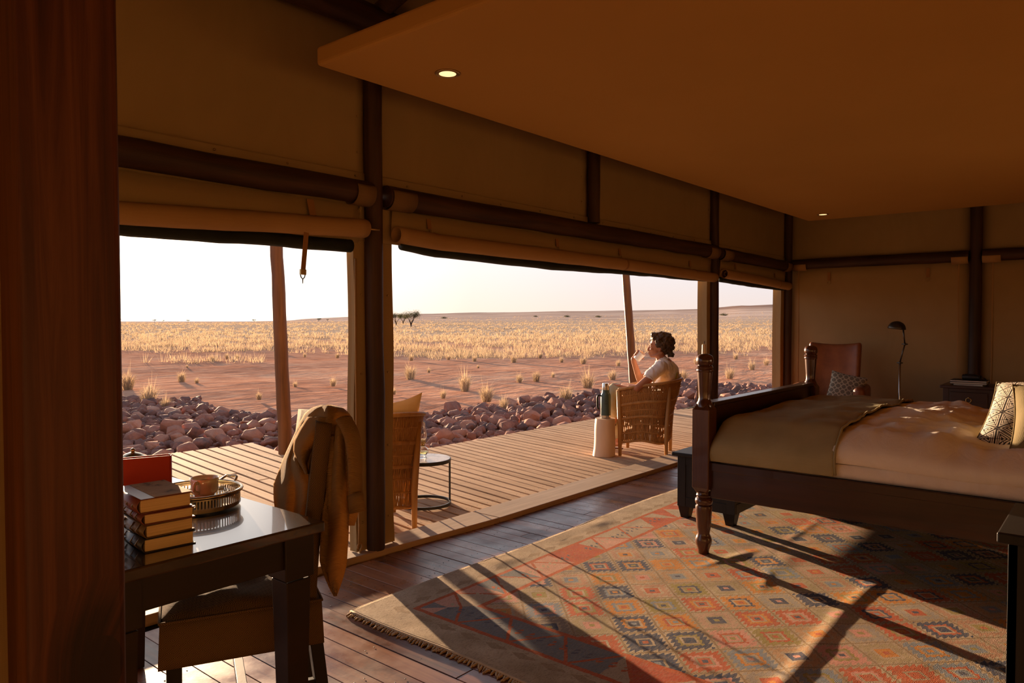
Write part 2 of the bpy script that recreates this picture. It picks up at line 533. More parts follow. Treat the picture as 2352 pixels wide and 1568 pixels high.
# ------------------------------------------------------------------ threshold sill (boards end to end)
sill = thing('trim_1', (0, 0, 0), kind='structure', label='pale timber threshold sill between floor and deck', cat='threshold')
SILL = [(0.2, 3.40), (1.37, 3.335), (2.48, 3.272), (3.68, 3.185), (5.62, 3.175), (9.4, 3.16)]
def sill_y(x): return interp(x, [p[0] for p in SILL], [p[1] for p in SILL])
for (x0, y0), (x1, y1) in zip(SILL[:-1], SILL[1:]):
    a, b = x0 + 0.002, x1 - 0.002
    MB().hexa([(a, y0, -0.02), (b, y1, -0.02), (b, 3.435, -0.02), (a, 3.435, -0.02),
               (a, y0, 0.034), (b, y1, 0.034), (b, 3.435, 0.034), (a, 3.435, 0.034)]).build('sill_board', M_SILL, sill, bevel=0.004)

# ------------------------------------------------------------------ deck
dk = thing('deck', (0, 0, 0), kind='structure', label='weathered timber deck of long boards with open gaps', cat='deck')
def dk_ang(x): return R_(interp(x, [1.0, 3.0, 3.7, 4.6, 8.0], [5.0, 7.0, 8.8, 11.8, 12.6]))
def dk_line(x, y): return x + (y - 3.42) * math.tan(dk_ang(x))
def dk_far(x):     # outer edge of the deck as y for a board whose foot is at x
    if x < 3.70: return 7.45 - 0.03 * (x - 2.5)
    return interp(x, [3.7, 8.0, 8.8, 9.6, 10.5, 12], [5.68, 5.60, 5.48, 5.28, 4.95, 4.4])
deck_w, gap = 0.1115, 0.0175
bx = 0.4
while bx < 11.4:
    y0, y1 = 3.437, dk_far(bx + 0.05)
    x0, x1 = bx, bx + deck_w - gap
    cuts = [y0, y1]
    if y1 > 6: cuts = [y0, rnd.uniform(4.6, 6.2), y1]
    for a, b in zip(cuts[:-1], cuts[1:]):
        e = 0.0025
        dz = rnd.uniform(-0.002, 0.002)
        p = [(dk_line(x0, a), a + e), (dk_line(x1, a), a + e), (dk_line(x1, b), b - e), (dk_line(x0, b), b - e)]
        MB().hexa([(q[0], q[1], -0.028 + dz) for q in p] + [(q[0], q[1], dz) for q in p]).build('deck_board', M_DECK, dk, bevel=0.003, seg=1)
    bx += deck_w
mj = MB()
for yy in (3.6, 4.2, 4.8, 5.3): mj.bb((0.4, yy - 0.03, -0.15), (11.2, yy + 0.03, -0.032))
for yy in (5.9, 6.5, 7.1): mj.bb((0.5, yy - 0.03, -0.15), (4.1, yy + 0.03, -0.032))
mj.build('joist_frame', M_UNDER, dk)
md = MB()
for i in range(70):
    xb = 0.4 + deck_w * i
    for yy in (3.6, 4.2, 4.8, 5.3, 5.9, 6.5, 7.1):
        if yy < dk_far(xb) - 0.1:
            for q in (0.022, 0.075):
                md.lathe([(0.0045, 0.0022), (0.0, 0.003)], 6, (dk_line(xb + q, yy), yy, 0.0))
md.build('screw_heads', M_BLACKMETAL, dk)['kind'] = 'stuff'

# ------------------------------------------------------------------ front wall: posts, beams, canvas
WY = 3.33
wf = thing('wall_front', (0, 0, 0), kind='structure', label='open front wall of log posts, log beams and tan canvas', cat='wall')
def log(name, a, b, r, mat, parent, seed=0, n=14, flat=None, segs=10):
    a, b = Vector(a), Vector(b)
    rr = random.Random(seed)
    path, rad = [], []
    for i in range(segs + 1):
        t = i / segs
        j = Vector((rr.uniform(-1, 1), rr.uniform(-1, 1), rr.uniform(-1, 1))) * r * 0.05
        path.append(a.lerp(b, t) + j); rad.append(r * rr.uniform(0.965, 1.03))
    m = MB(); m.tube(path, rad, n)
    return m.build(name, mat, parent, smooth=True, angle=50)
log('post', (2.72, 3.30, 0.03), (2.70, 3.29, 3.05), 0.054, M_POST, wf, 1)
log('post', (7.25, 3.30, 0.03), (7.24, 3.30, 3.05), 0.050, M_POST, wf, 2)
log('post', (9.40, 3.285, 0.0), (9.40, 3.285, 3.05), 0.050, M_POST, wf, 3)
log('post', (-2.45, 3.30, 0.0), (-2.45, 3.30, 3.05), 0.054, M_POST, wf, 4)
log('stud', (4.95, 3.285, 2.135), (4.95, 3.285, 3.05), 0.052, M_POST, wf, 5)
log('beam', (-2.4, 3.27, 2.062), (2.66, 3.27, 2.066), 0.066, M_BEAM, wf, 6, segs=16)
log('beam', (2.775, 3.27, 2.064), (7.195, 3.27, 2.066), 0.066, M_BEAM, wf, 7, segs=16)
log('beam', (7.305, 3.27, 2.062), (9.35, 3.27, 2.040), 0.062, M_BEAM, wf, 8)
log('top_beam', (-2.5, 3.22, 3.02), (9.4, 3.22, 3.02), 0.075, M_BEAM, wf, 9, segs=20)
M_SLEEVE = cloth('sleeve_leather', (0.17, 0.10, 0.045), (0.23, 0.14, 0.06), 0.7, 500, 4, 0.2)
def sleeve(x0, x1, z, mat=M_SLEEVE):
    m = MB(); rows = []
    for xq in (x0, x1):
        rows.append([(xq, 3.27 + 0.071 * math.cos(a), z + 0.071 * math.sin(a)) for a in [R_(150 + i * 12) for i in range(16)]])
    m.sheet(rows)
    return m.build('beam_sleeve', mat, wf, smooth=True, solid=0.004)
for x0, x1, z in ((2.53, 2.655, 2.062), (2.785, 2.965, 2.062), (6.98, 7.19, 2.062), (7.31, 7.54, 2.058), (9.18, 9.34, 2.04)): sleeve(x0, x1, z)
def canvas_panel(x0, x1, z0, z1, y, name, fold=0.004, nx=None, sag=0.0, parent=None, seed=0, mat=None):
    nx = nx or max(8, int((x1 - x0) * 9)); nz = 8; rows = []
    for j in range(nz + 1):
        t = j / nz; row = []
        for i in range(nx + 1):
            u = i / nx; xq = lerp(x0, x1, u)
            d = fold * fbm(xq * 2.0 + seed, t * 0.7 + seed, 1.5, 3) + sag * math.sin(math.pi * min(1, u)) * (1 - t) * fbm(xq * 3 + seed, t * 2, 1.1, 2)
            row.append((xq, y + d, lerp(z0, z1, t)))
        rows.append(row)
    return MB().sheet(rows).build(name, mat or M_CANVAS, parent or wf, smooth=True, solid=0.003)
canvas_panel(-2.45, 2.72, 2.08, 3.05, WY, 'canvas_panel', 0.006, seed=1)
canvas_panel(2.722, 4.95, 2.08, 3.05, WY, 'canvas_panel', 0.006, seed=2)
canvas_panel(4.952, 7.25, 2.08, 3.05, WY, 'canvas_panel', 0.006, seed=3)
canvas_panel(7.252, 9.47, 2.08, 3.05, WY, 'canvas_panel', 0.006, seed=4)
canvas_panel(-2.45, 2.70, 1.80, 2.06, WY - 0.015, 'header_canvas', 0.006, seed=5)
canvas_panel(2.74, 7.23, 1.80, 2.06, WY - 0.015, 'header_canvas', 0.012, sag=0.05, nx=60, seed=6)
canvas_panel(7.27, 9.42, 1.80, 2.06, WY - 0.015, 'header_canvas', 0.006, seed=7)
# hems stitched along the top of the header canvas and along the foot of the panels
def hem(x0, x1, z0, z1, y): canvas_panel(x0, x1, z0, z1, y, 'hem', 0.003, seed=x0)
hem(-2.4, 2.66, 2.125, 2.185, WY - 0.022); hem(2.77, 4.90, 2.125, 2.185, WY - 0.022); hem(5.0, 7.2, 2.125, 2.185, WY - 0.022); hem(7.3, 9.35, 2.11, 2.165, WY - 0.022)
# canvas edge strips beside the posts
def strip(x0, x1, y, z1=1.98, t=0.010, ret=None, side=-1, seed=0):
    rows = []
    for j in range(25):
        z = lerp(0.036, z1, j / 24)
        w = 0.006 * math.sin(z * 5.1 + seed) + 0.010 * max(0, 0.5 - z) * math.sin(z * 9 + seed)
        a, b = (x0 + w, x1) if side < 0 else (x0, x1 + w)
        row = [(a, y, z), (b, y, z)]
        if ret:
            e = a if side < 0 else b
            edge = [(e, y + ret, z), (e - 0.004 * side, y + ret * 0.5, z)]
            row = edge + row if side < 0 else row + edge[::-1]
        rows.append(row)
    return MB().sheet(rows).build('edge_strip', M_CANVAS, wf, solid=t)
strip(2.590, 2.71, 3.325, ret=0.055, seed=1)
strip(2.73, 2.868, 3.325, ret=0.03, side=1, seed=2)
strip(7.13, 7.24, 3.325, ret=0.10, seed=3)
strip(7.26, 7.33, 3.325, ret=0.03, side=1, seed=4)
strip(9.26, 9.42, 3.325, ret=0.10, seed=5)
# rolled end of each strip on the sill: looped fold seen beside the post
m = MB(); lp = [(2.603, 3.30, 0.036)] + [(2.603 + 0.016 * math.sin(a), 3.30, 0.055 + 0.018 - 0.018 * math.cos(a)) for a in [R_(20 * i) for i in range(1, 17)]] + [(2.598, 3.30, 0.20), (2.592, 3.305, 0.45), (2.590, 3.31, 0.9), (2.590, 3.31, 1.7)]
m.tube(lp, 0.006, 6); m.build('edge_piping', M_ROLL, wf, smooth=True)
# studs (press fasteners) on canvas
ms = MB()
for xq in [0.9 + 0.42 * i for i in range(20)]:
    for z, y in ((2.155, WY - 0.03), (1.975, WY - 0.025)):
        ms.ball((xq + rnd.uniform(-0.03, 0.03), y, z + rnd.uniform(-0.006, 0.006)), 0.006, 8, 5)
for xq, y in ((2.635, 3.318), (2.83, 3.318), (7.16, 3.318)):
    for z in (0.2, 0.62, 1.05, 1.5, 1.88): ms.ball((xq, y, z), 0.006, 8, 5)
for xq in (2.62, 2.80, 4.84, 5.05, 7.15, 7.36):
    for z in (2.3, 2.5, 2.7): ms.ball((xq, WY - 0.006, z), 0.006, 8, 5)
ms.build('press_studs', M_BRASS, wf, smooth=True)['kind'] = 'stuff'

# ------------------------------------------------------------------ right wall
RX = 9.46
wr = thing('wall_right', (0, 0, 0), kind='structure', label='tan canvas end wall behind the armchair and floor lamp', cat='wall')
def wall_y(y0, y1, z0, z1, name, seed=0):
    rows = []
    ny = max(6, int((y1 - y0) * 7))
    for j in range(13):
        t = j / 12
        rows.append([(RX + 0.008 * fbm(lerp(y0, y1, i / ny) * 1.5 + seed, t * 2, 1.0, 3), lerp(y0, y1, i / ny), lerp(z0, z1, t)) for i in range(ny + 1)])
    return MB().sheet(rows).build(name, M_CANVAS, wr, smooth=True, solid=0.003)
wall_y(1.30, 3.33, 0.0, 2.06, 'canvas_panel', 1); wall_y(1.30, 3.33, 2.06, 3.95, 'canvas_panel', 2)
wall_y(-3.6, 1.21, 0.0, 2.06, 'canvas_panel', 3); wall_y(-3.6, 1.21, 2.06, 4.05, 'canvas_panel', 4)
log('post', (9.42, 1.255, 0.0), (9.42, 1.255, 3.9), 0.060, M_POST, wr, 21)
log('post', (9.42, -1.6, 0.0), (9.42, -1.6, 3.9), 0.060, M_POST, wr, 22)
log('beam', (9.41, 1.315, 2.062), (9.41, 3.23, 2.062), 0.064, M_BEAMY, wr, 23)
log('beam', (9.41, -1.5, 2.062), (9.41, 1.19, 2.062), 0.064, M_BEAMY, wr, 24)
for y0, y1 in ((1.32, 1.48), (3.05, 3.22), (1.02, 1.19)):
    rows = [[(9.41 - 0.069 * math.cos(a), yq, 2.05 + 0.069 * math.sin(a)) for a in [R_(-95 + i * 10) for i in range(11)]] for yq in (y0, y1)]
    MB().sheet(rows).build('beam_sleeve', M_ROLL, wr, smooth=True, solid=0.004)
for yq in (3.17, 1.42, 1.10): MB().bar((RX - 0.006, yq, 0.02), (RX - 0.006, yq, 1.98), 0.012, 0.006, up=(1, 0, 0)).build('seam', M_ROLL, wr)
for yq in (2.80, 1.72):
    t_ = MB().bar((RX - 0.014, yq, 1.85), (RX - 0.014, yq, 1.95), 0.035, 0.005, up=(1, 0, 0)).build('strap_tab', M_STRAP, wr)
    MB().tube([(RX - 0.02, yq + 0.018 * math.cos(a), 1.825 + 0.02 * math.sin(a)) for a in [R_(30 * i) for i in range(12)]], 0.003, 6, closed=True).build('ring', M_BRASS, t_, smooth=True)

# ------------------------------------------------------------------ walls behind the camera, roof
wb = MB().bb((-2.6, -3.62, 0), (9.5, -3.58, 4.1)).build('wall_back', M_CANVAS); tag(wb, 'tan canvas wall behind the bed head', 'wall', kind='structure')
wl_ = MB().bb((-2.62, -3.6, 0), (-2.58, 3.4, 4.1)).build('wall_left', M_CANVAS); tag(wl_, 'tan canvas wall at the left end', 'wall', kind='structure')
rf = thing('roof', (0, 0, 0), kind='structure', label='dark pitched canvas roof above the hung ceiling', cat='roof')
MB().hexa([(-3, 4.1, 2.86), (9.9, 4.1, 2.86), (9.9, 0, 4.12), (-3, 0, 4.12), (-3, 4.1, 2.90), (9.9, 4.1, 2.90), (9.9, 0, 4.16), (-3, 0, 4.16)]).build('roof_slope', M_CANVAS, rf)
MB().hexa([(-3, 0, 4.12), (9.9, 0, 4.12), (9.9, -4.2, 2.86), (-3, -4.2, 2.86), (-3, 0, 4.16), (9.9, 0, 4.16), (9.9, -4.2, 2.90), (-3, -4.2, 2.90)]).build('roof_slope', M_CANVAS, rf)
MB().poly([(3.45, 2.86), (0, 4.12), (-3.6, 2.86)], 9.47, 9.50, 'x').build('gable', M_CANVAS, rf)
MB().poly([(3.45, 2.86), (0, 4.12), (-3.6, 2.86)], -2.62, -2.60, 'x').build('gable', M_CANVAS, rf)
for xq in (0.4, 2.7, 4.95, 7.25): log('rafter', (xq, 3.3, 3.05), (xq, 0.05, 4.05), 0.05, M_POST, rf, int(xq * 10))

# hung ceiling panel
ce = thing('ceiling', (0, 0, 0), kind='structure', label='flat tan canvas ceiling panel hung below the roof', cat='ceiling')
MB().bb((1.99, -3.3, 2.50), (8.69, 2.815, 2.585)).build('ceiling_panel', M_CANVAS2, ce, bevel=0.015, seg=3)
for xq in (2.6, 5.3, 8.2):
    for yq in (2.5, 0.0, -2.6): MB().tube([(xq, yq, 2.58), (xq, yq, 4.0 - abs(yq) * 0.32)], 0.006, 6).build('hanger', M_BLACKMETAL, ce)

def glow(name, c, s):
    m = bpy.data.materials.new(name); m.use_nodes = True
    b = m.node_tree.nodes['Principled BSDF']
    b.inputs['Base Color'].default_value = (*c, 1); b.inputs['Emission Color'].default_value = (*c, 1); b.inputs['Emission Strength'].default_value = s
    return m
M_GLOW = glow('lamp_filament', (1.0, 0.66, 0.30), 1.5)
def downlight(x, y, label):
    t = thing('downlight', (x, y, 2.50), 0, label, 'downlight', 'ceiling downlights')
    MB().lathe([(0.052, -0.003), (0.056, -0.006), (0.060, -0.003), (0.060, 0.0), (0.040, 0.0), (0.038, 0.004), (0.040, -0.004), (0.052, -0.003)], 28).build('trim_ring', M_BRASS, t, smooth=True)
    MB().lathe([(0.040, -0.004), (0.036, -0.0035), (0.030, -0.002), (0.0, -0.0015)], 24).build('lens', M_GLOW, t, smooth=True)
downlight(2.44, 2.43, 'lit recessed downlight above the rolled blinds, nearest on the ceiling')
downlight(8.23, 2.51, 'lit recessed downlight at the far corner of the ceiling')

# ------------------------------------------------------------------ foreground pillar
pl = thing('wall_pillar', (0.335, 1.01, 0), kind='structure', label='thick reddish timber pillar close in front, left edge of the view', cat='pillar')
m = MB(); s_ = 0.108
rows = []
for z in np.linspace(0, 3.9, 60):
    w = 1 + 0.012 * fbm(0.3, z, 2.0, 3)
    rows.append([(s_ / 2 * w * (1 if q in (0, 1) else -1), s_ / 2 * w * (1 if q in (1, 2) else -1), z) for q in range(4)])
m.sheet(rows, wrap=True); m.f.append((0, 3, 2, 1)); nn = len(m.v); m.f.append((nn-4, nn-3, nn-2, nn-1))
m.build('post', M_PILLAR, pl, smooth=True, angle=30, bevel=0.010, seg=3)
MB().bb((-0.22, 0.025, 0.0), (-0.052, 0.032, 3.2)).build('edge_strip', M_CANVAS, pl)

# ------------------------------------------------------------------ rolled blinds
def hook(parent, x, y, z):
    MB().tube([(x, y, z + 0.012), (x - 0.010, y, z), (x, y, z - 0.022), (x + 0.010, y, z), (x, y, z + 0.012)], 0.0022, 6).build('clip', M_BRASS, parent, smooth=True)
def blind(label, xs, zc, zm, r, straps, tip=True, x_in=0.0):
    """xs: x stations, zc: centre height of the canvas roll, zm: centre height of the dark mesh roll behind it"""
    t = thing('rolled_blind', (xs[0], 3.25, 0), 0, label, 'blind', 'rolled canvas blinds along the opening')
    ox = xs[0]
    N = 46
    path, path2, rad, rad2 = [], [], [], []
    for i in range(N + 1):
        x = lerp(xs[0], xs[-1], i / N)
        w = 0.006 * fbm(x, 0.5, 2.2, 3)
        path.append((x - ox, -0.008 + w * 0.6, interp(x, xs, zc) + w * 0.5)); rad.append(r * (1 + 0.05 * fbm(x, 7.7, 3.0, 2)))
        path2.append((x - ox, 0.052, interp(x, xs, zm) + w)); rad2.append(r * 0.80 * (1 + 0.04 * fbm(x, 3.7, 4.0, 2)))
    roll = MB().tube(path, rad, 18, cap=False).build('canvas_roll', M_ROLL, t, smooth=True, solid=0.006, offset=-1)
    MB().tube([Vector(p) + Vector((0.01, 0.0, 0.0)) for p in path[1:-1]], r * 0.62, 12, cap=False).build('inner_turn', M_ROLL, roll, smooth=True, solid=0.004)
    MB().tube(path2[1:-1], rad2[1:-1], 14).build('mesh_roll', M_MESH, t, smooth=True)
    m = MB()
    for i in range(0, N): pass
    rows = [[(p[0], 0.030 + 0.0, 1.99) for p in path], [(p[0], 0.045, p[2] + 0.02) for p in path2]]
    MB().sheet(rows).build('fly_cloth', M_CANVAS, t, smooth=True, solid=0.002)
    # end hems of the rolls
    for p, rr_, mt in ((path[0], rad[0], M_STRAP), (path[-1], rad[-1], M_STRAP)):
        MB().tube([Vector(p) + Vector((-0.004, 0, 0)), Vector(p) + Vector((0.010, 0, 0))], rr_ + 0.002, 18, cap=False).build('end_hem', M_ROLL, roll, smooth=True, solid=0.003)
    for sx in straps:
        z, zz = interp(sx, xs, zc), interp(sx, xs, zm)
        lp = [(sx - ox, -0.008 + (r + 0.005) * math.cos(a), z + (r + 0.006) * math.sin(a)) for a in [R_(40 + 20 * i) for i in range(17)]]
        m = MB(); rows = [[Vector(p) + Vector((d, 0, 0)) for p in lp] for d in (-0.014, 0.014)]
        st = m.sheet(rows).build('strap', M_STRAP, t, smooth=True, solid=0.003)
        MB().bar((sx - ox - 0.012, 0.026, z + 0.135), (sx - ox - 0.008, 0.020, z + 0.075), 0.032, 0.004, up=(0, 1, 0)).build('strap_tab', M_STRAP, st)
        hook(st, sx - ox - 0.006, 0.008, z + 0.058)
    return t, ox
tL, oL = blind('long rolled canvas blind with dark mesh in the left bay beside the pillar', [0.25, 1.28, 2.60], [1.80, 1.803, 1.862], [1.735, 1.752, 1.765], 0.045, [])
# hanging strap with hook, brass roller pin and one tab on the left blind
px = at_y(695, 560, 3.22).x - oL
hs = MB().bar((px + 0.006, -0.055, 1.80), (px - 0.012, -0.05, 1.605), 0.026, 0.004, up=(0, 1, 0)).build('hanging_strap', M_STRAP, tL)
MB().bar((px - 0.012, -0.05, 1.612), (px - 0.013, -0.05, 1.585), 0.032, 0.012, up=(0, 1, 0)).build('buckle', M_BRASS, hs)
MB().tube([(px - 0.028, -0.05, 1.585), (px - 0.024, -0.05, 1.572), (px - 0.014, -0.05, 1.562), (px - 0.014, -0.05, 1.540), (px - 0.014, -0.05, 1.562), (px - 0.004, -0.05, 1.572), (px, -0.05, 1.585)], 0.0028, 6).build('hook', M_BLACKMETAL, hs, smooth=True)
px = at_y(712, 485, 3.27).x - oL
MB().bar((px, 0.02, 1.985), (px + 0.012, 0.01, 1.90), 0.04, 0.004, up=(0, 1, 0)).build('strap_tab', M_STRAP, tL)
MB().tube([(2.61 - oL, -0.008, 1.862), (2.69 - oL, -0.03, 1.863)], 0.006, 8).build('roller_pin', M_BRASS, tL, smooth=True)
hook(tL, 2.57 - oL, 0.0, 1.96)
blind('rolled canvas blind with leather straps over the widest middle bay',
      [2.835, 3.2, 4.4, 5.6, 7.12], [1.852, 1.835, 1.833, 1.825, 1.797], [1.818, 1.783, 1.770, 1.782, 1.790], 0.043,
      [at_y(997, 560, 3.24).x, at_y(1290, 590, 3.24).x, at_y(1433, 610, 3.24).x, at_y(1593, 625, 3.24).x])
blind('short rolled canvas blind in the far bay next to the corner', [7.36, 8.3, 9.30], [1.850, 1.825, 1.785], [1.800, 1.775, 1.765], 0.043,
      [at_y(1697, 640, 3.24).x, at_y(1787, 655, 3.24).x])
MB()
# pull cord in the far bay
# ------------------------------------------------------------------ leaning deck poles outside
def deck_pole(px0, py0, dep, px1, py1, r, label, seed):
    a = at_d(px0, py0, dep); b = at_d(px1, py1, dep)
    d = (b - a); a2 = a + d * ((-0.45 - a.z) / d.z); b2 = a + d * ((2.95 - a.z) / d.z)
    rr = random.Random(seed); P, Rr = [], []
    for i in range(19):
        t = i / 18
        P.append(a2.lerp(b2, t) - a2 + Vector((rr.uniform(-1, 1), rr.uniform(-1, 1), 0)) * r * 0.05); Rr.append(r * (1.05 - 0.14 * t) * rr.uniform(0.97, 1.03))
    o = MB().tube(P, Rr, 16).build('deck_pole', M_POLE, smooth=True, angle=50)
    o.location = a2
    tag(o, label, 'pole', 'leaning poles at the deck edge')
deck_pole(657, 1050, 7.45, 635, 565, 0.068, 'leaning brown log pole at the deck corner, behind the draped cardigan', 3)
deck_pole(1455, 880, 11.4, 1437, 628, 0.064, 'leaning orange log pole behind the seated person', 4)

# ------------------------------------------------------------------ rocks along the deck
def _rock_mat():
    M = Mat('red_rock', 0.9, 0.12)
    r = M.objrand()
    n = M.n.new('ShaderNodeVectorMath'); n.operation = 'ADD'
    M.l.new(M.coord(), n.inputs[0]); M.l.new(M.vec(r * 31.0, r * 17.0, r * 11.0), n.inputs[1])
    a = M.noise(3.2, 5, 0.65, n.outputs[0]); b = M.noise(0.9, 2, 0.5, n.outputs[0])
    M.col(M.ramp(a * 0.45 + b * 0.35 + r * 0.3 - 0.04, [(0.28, (0.14, 0.088, 0.078)), (0.45, (0.33, 0.15, 0.105)), (0.62, (0.47, 0.225, 0.145)), (0.8, (0.60, 0.36, 0.25))]))
    M.bump(M.noise(14, 5, 0.65, n.outputs[0]), 0.5, 0.02)
    return M.m
M_ROCK = _rock_mat()
import bmesh
def rock_mesh(seed):
    rr = random.Random(seed)
    bm = bmesh.new()
    ax = (rr.uniform(0.8, 1.1), rr.uniform(0.62, 0.9), rr.uniform(0.5, 0.72))
    for i in range(rr.randint(15, 21)):
        v = Vector((rr.gauss(0, 1), rr.gauss(0, 1), rr.gauss(0, 1))).normalized() * rr.uniform(0.86, 1.0)
        bm.verts.new((v.x * ax[0] * 0.5, v.y * ax[1] * 0.5, v.z * ax[2] * 0.5))
    res = bmesh.ops.convex_hull(bm, input=bm.verts)
    bmesh.ops.delete(bm, geom=[e for e in res['geom_interior'] if isinstance(e, bmesh.types.BMVert)], context='VERTS')
    bmesh.ops.bevel(bm, geom=bm.edges[:] , offset=0.045, segments=1, profile=0.6, affect='EDGES', clamp_overlap=True)
    bmesh.ops.triangulate(bm, faces=bm.faces[:])
    me = bpy.data.meshes.new('rock'); bm.to_mesh(me); bm.free()
    me.polygons.foreach_set('use_smooth', [True] * len(me.polygons)); me.set_sharp_from_angle(angle=R_(38))
    me.materials.append(M_ROCK)
    return me
ROCKS = [rock_mesh(100 + i) for i in range(14)]
RB_PX = [-300, 100, 250, 330, 450, 520, 640, 800, 900, 1000, 1100, 1240, 1400, 1500, 1600, 1700, 1790, 1900, 2300]
RB_PY = [932, 922, 918, 920, 918, 948, 952, 958, 962, 950, 936, 918, 902, 884, 876, 880, 884, 884, 892]
def on_deck(x, y, pad=0.0):
    if y < 3.3: return True
    for _ in range(1):
        xf = x - (y - 3.42) * math.tan(dk_ang(x - 0.4))
    return y < dk_far(xf) + pad if xf < 3.70 + pad * 0.4 or xf > 3.70 else False
def mound(x, y, dist_deck=None): return 0.0
pts = []
grid = {}
rr = random.Random(11)
tries = 0
while tries < 90000 and len(pts) < 3200:
    tries += 1
    px = rr.uniform(-250, 2250); lim = interp(px, RB_PX, RB_PY)
    d_out = FPX * 1.72 / (lim + rr.uniform(-4, 14) - 737)
    d = math.sqrt(rr.uniform(6.2 ** 2, d_out ** 2))
    p = at_d(px, 784, d); x, y = p.x, p.y
    if y < 3.6 or on_deck(x, y, 0.06) or x > 19: continue
    s = rr.choice((0.15, 0.18, 0.21, 0.25, 0.30, 0.36)) * rr.uniform(0.9, 1.15) * interp(d, [7, 12, 20], [1.0, 1.0, 1.08])
    g = (int(x / 0.5), int(y / 0.5)); ok = True
    for a in (-1, 0, 1):
        for b in (-1, 0, 1):
            for q in grid.get((g[0] + a, g[1] + b), ()):
                if (q[0] - x) ** 2 + (q[1] - y) ** 2 < (0.37 * (q[2] + s)) ** 2: ok = False; break
            if not ok: break
        if not ok: break
    if not ok: continue
    e = min(1.0, max(0.0, (d_out - d) / 2.2))
    grid.setdefault(g, []).append((x, y, s))
    pts.append((x, y, s, d, px, e))
# dark heap under the stones so no bare plain shows through
def rock_base_z(e): return GROUND_Z - 0.02 + 0.05 * e
ranked = sorted(pts, key=lambda q: -(q[2] / q[3]) * (1.0 if 240 < q[4] < 1800 else 0.05))
def place_label(px, d, s):
    big = 'Large' if s > 0.38 else ('Small' if s < 0.24 else 'Mid-sized')
    return big
rest = MB()
nrock = 0
for i, (x, y, s, d, px, e) in enumerate(ranked):
    me = ROCKS[i % len(ROCKS)]
    z = rock_base_z(e) + s * 0.20 + rr.uniform(-0.02, 0.05) * e
    rot = (rr.uniform(-0.35, 0.35), rr.uniform(-0.35, 0.35), rr.uniform(0, 6.28))
    if nrock < 296 and 225 < px < 1810:
        o = bpy.data.objects.new('rock', me); COL.objects.link(o)
        o.location = (x, y, z); o.rotation_euler = rot; o.scale = (s * 1.2, s * 1.2, s * rr.uniform(0.9, 1.25))
        zone = 'beyond the desk books' if px < 450 else ('left of the brown pole' if px < 640 else ('between brown pole and centre post' if px < 860 else ('right of the centre post' if px < 1060 else ('in the wide bay' if px < 1360 else ('around the seated person' if px < 1630 else 'outside the far bay')))))
        row = 'on the outer bank, ' if e < 0.4 else ('against the deck, ' if on_deck(x, y, 0.55) else 'amid the bank, ')
        tag(o, ('large ' if s > 0.33 else ('small ' if s < 0.21 else '')) + 'reddish rock ' + row + zone, 'rock', 'rocks ' + row + zone)
        nrock += 1
    else:
        Mx = Matrix.Translation((x, y, z)) @ (Matrix.Rotation(rot[2], 4, 'Z') @ Matrix.Rotation(rot[1], 4, 'Y') @ Matrix.Rotation(rot[0], 4, 'X')) @ Matrix.Diagonal((s * 1.12, s * 1.12, s * 1.15, 1))
        rest._add([Mx @ v.co for v in me.vertices], [tuple(p.vertices) for p in me.polygons])
by_label = {}
for o in COL.objects:
    if o.get('category') == 'rock': by_label.setdefault(o['label'], []).append(o)
_U = 'first second third fourth fifth sixth seventh eighth ninth tenth eleventh twelfth thirteenth fourteenth fifteenth sixteenth seventeenth eighteenth nineteenth'.split()
_ORD = ['leftmost'] + [w_ + ' from left' for w_ in _U[1:]] + ['twentieth from left'] + ['twenty-' + w_ + ' from left' for w_ in _U[:9]] + ['thirtieth from left'] + ['thirty-' + w_ + ' from left' for w_ in _U[:9]]
for lb, os_ in by_label.items():
    if len(os_) <= 39:
        for k_, o in enumerate(sorted(os_, key=lambda q: (q.location.x * _RV.x + q.location.y * _RV.y) / (q.location.x * _F0.x + q.location.y * _F0.y))):
            if len(lb.split()) + len(_ORD[k_].split()) + 0 <= 16 and len(os_) > 1: o['label'] = lb + ', ' + _ORD[k_]
o = rest.build('rock_bank', M_ROCK, smooth=True, angle=38)
tag(o, 'smaller red-brown stones filling the bank beyond the deck', 'rocks', kind='stuff')

# ------------------------------------------------------------------ straw grass
def _grass_mat(name, c1, c2, tr):
    M = Mat(name, 0.8, 0.1)
    r = M.objrand()
    c = M.ramp(M.noise(0.9, 3, 0.6) * 0.8 + r * 0.3, [(0.3, c1), (0.75, c2)])
    M.col(c); M.translucent(M.mix(0.5, c, tr), 0.35)
    return M.m
M_GRASS = _grass_mat('straw_grass', (0.38, 0.27, 0.165), (0.58, 0.45, 0.30), (0.62, 0.45, 0.27))
def tuft_blades(m, rr, n, h, spread, w, base=0.05, stalks=0):
    for i in range(n + stalks):
        a = rr.uniform(0, 6.283); r0 = base * math.sqrt(rr.random()); t = rr.random() ** 0.8
        hh = h * rr.uniform(0.45, 0.85) if i < n else h * rr.uniform(0.95, 1.45)
        sp = spread * t * (1.0 if i < n else 0.75)
        b = Vector((r0 * math.cos(a), r0 * math.sin(a), 0)); u = Vector((math.cos(a), math.sin(a), 0)); s_ = Vector((-u.y, u.x, 0)) * w * rr.uniform(0.6, 1.2)
        mid = b + u * sp * 0.4 + Vector((0, 0, hh * 0.6)); tip = b + u * sp + Vector((0, 0, hh * (1 - 0.18 * t)))
        m._add([b - s_, b + s_, mid + s_ * 0.75, mid - s_ * 0.75, tip], [(0, 1, 2, 3), (3, 2, 4)])
TUFTS = []
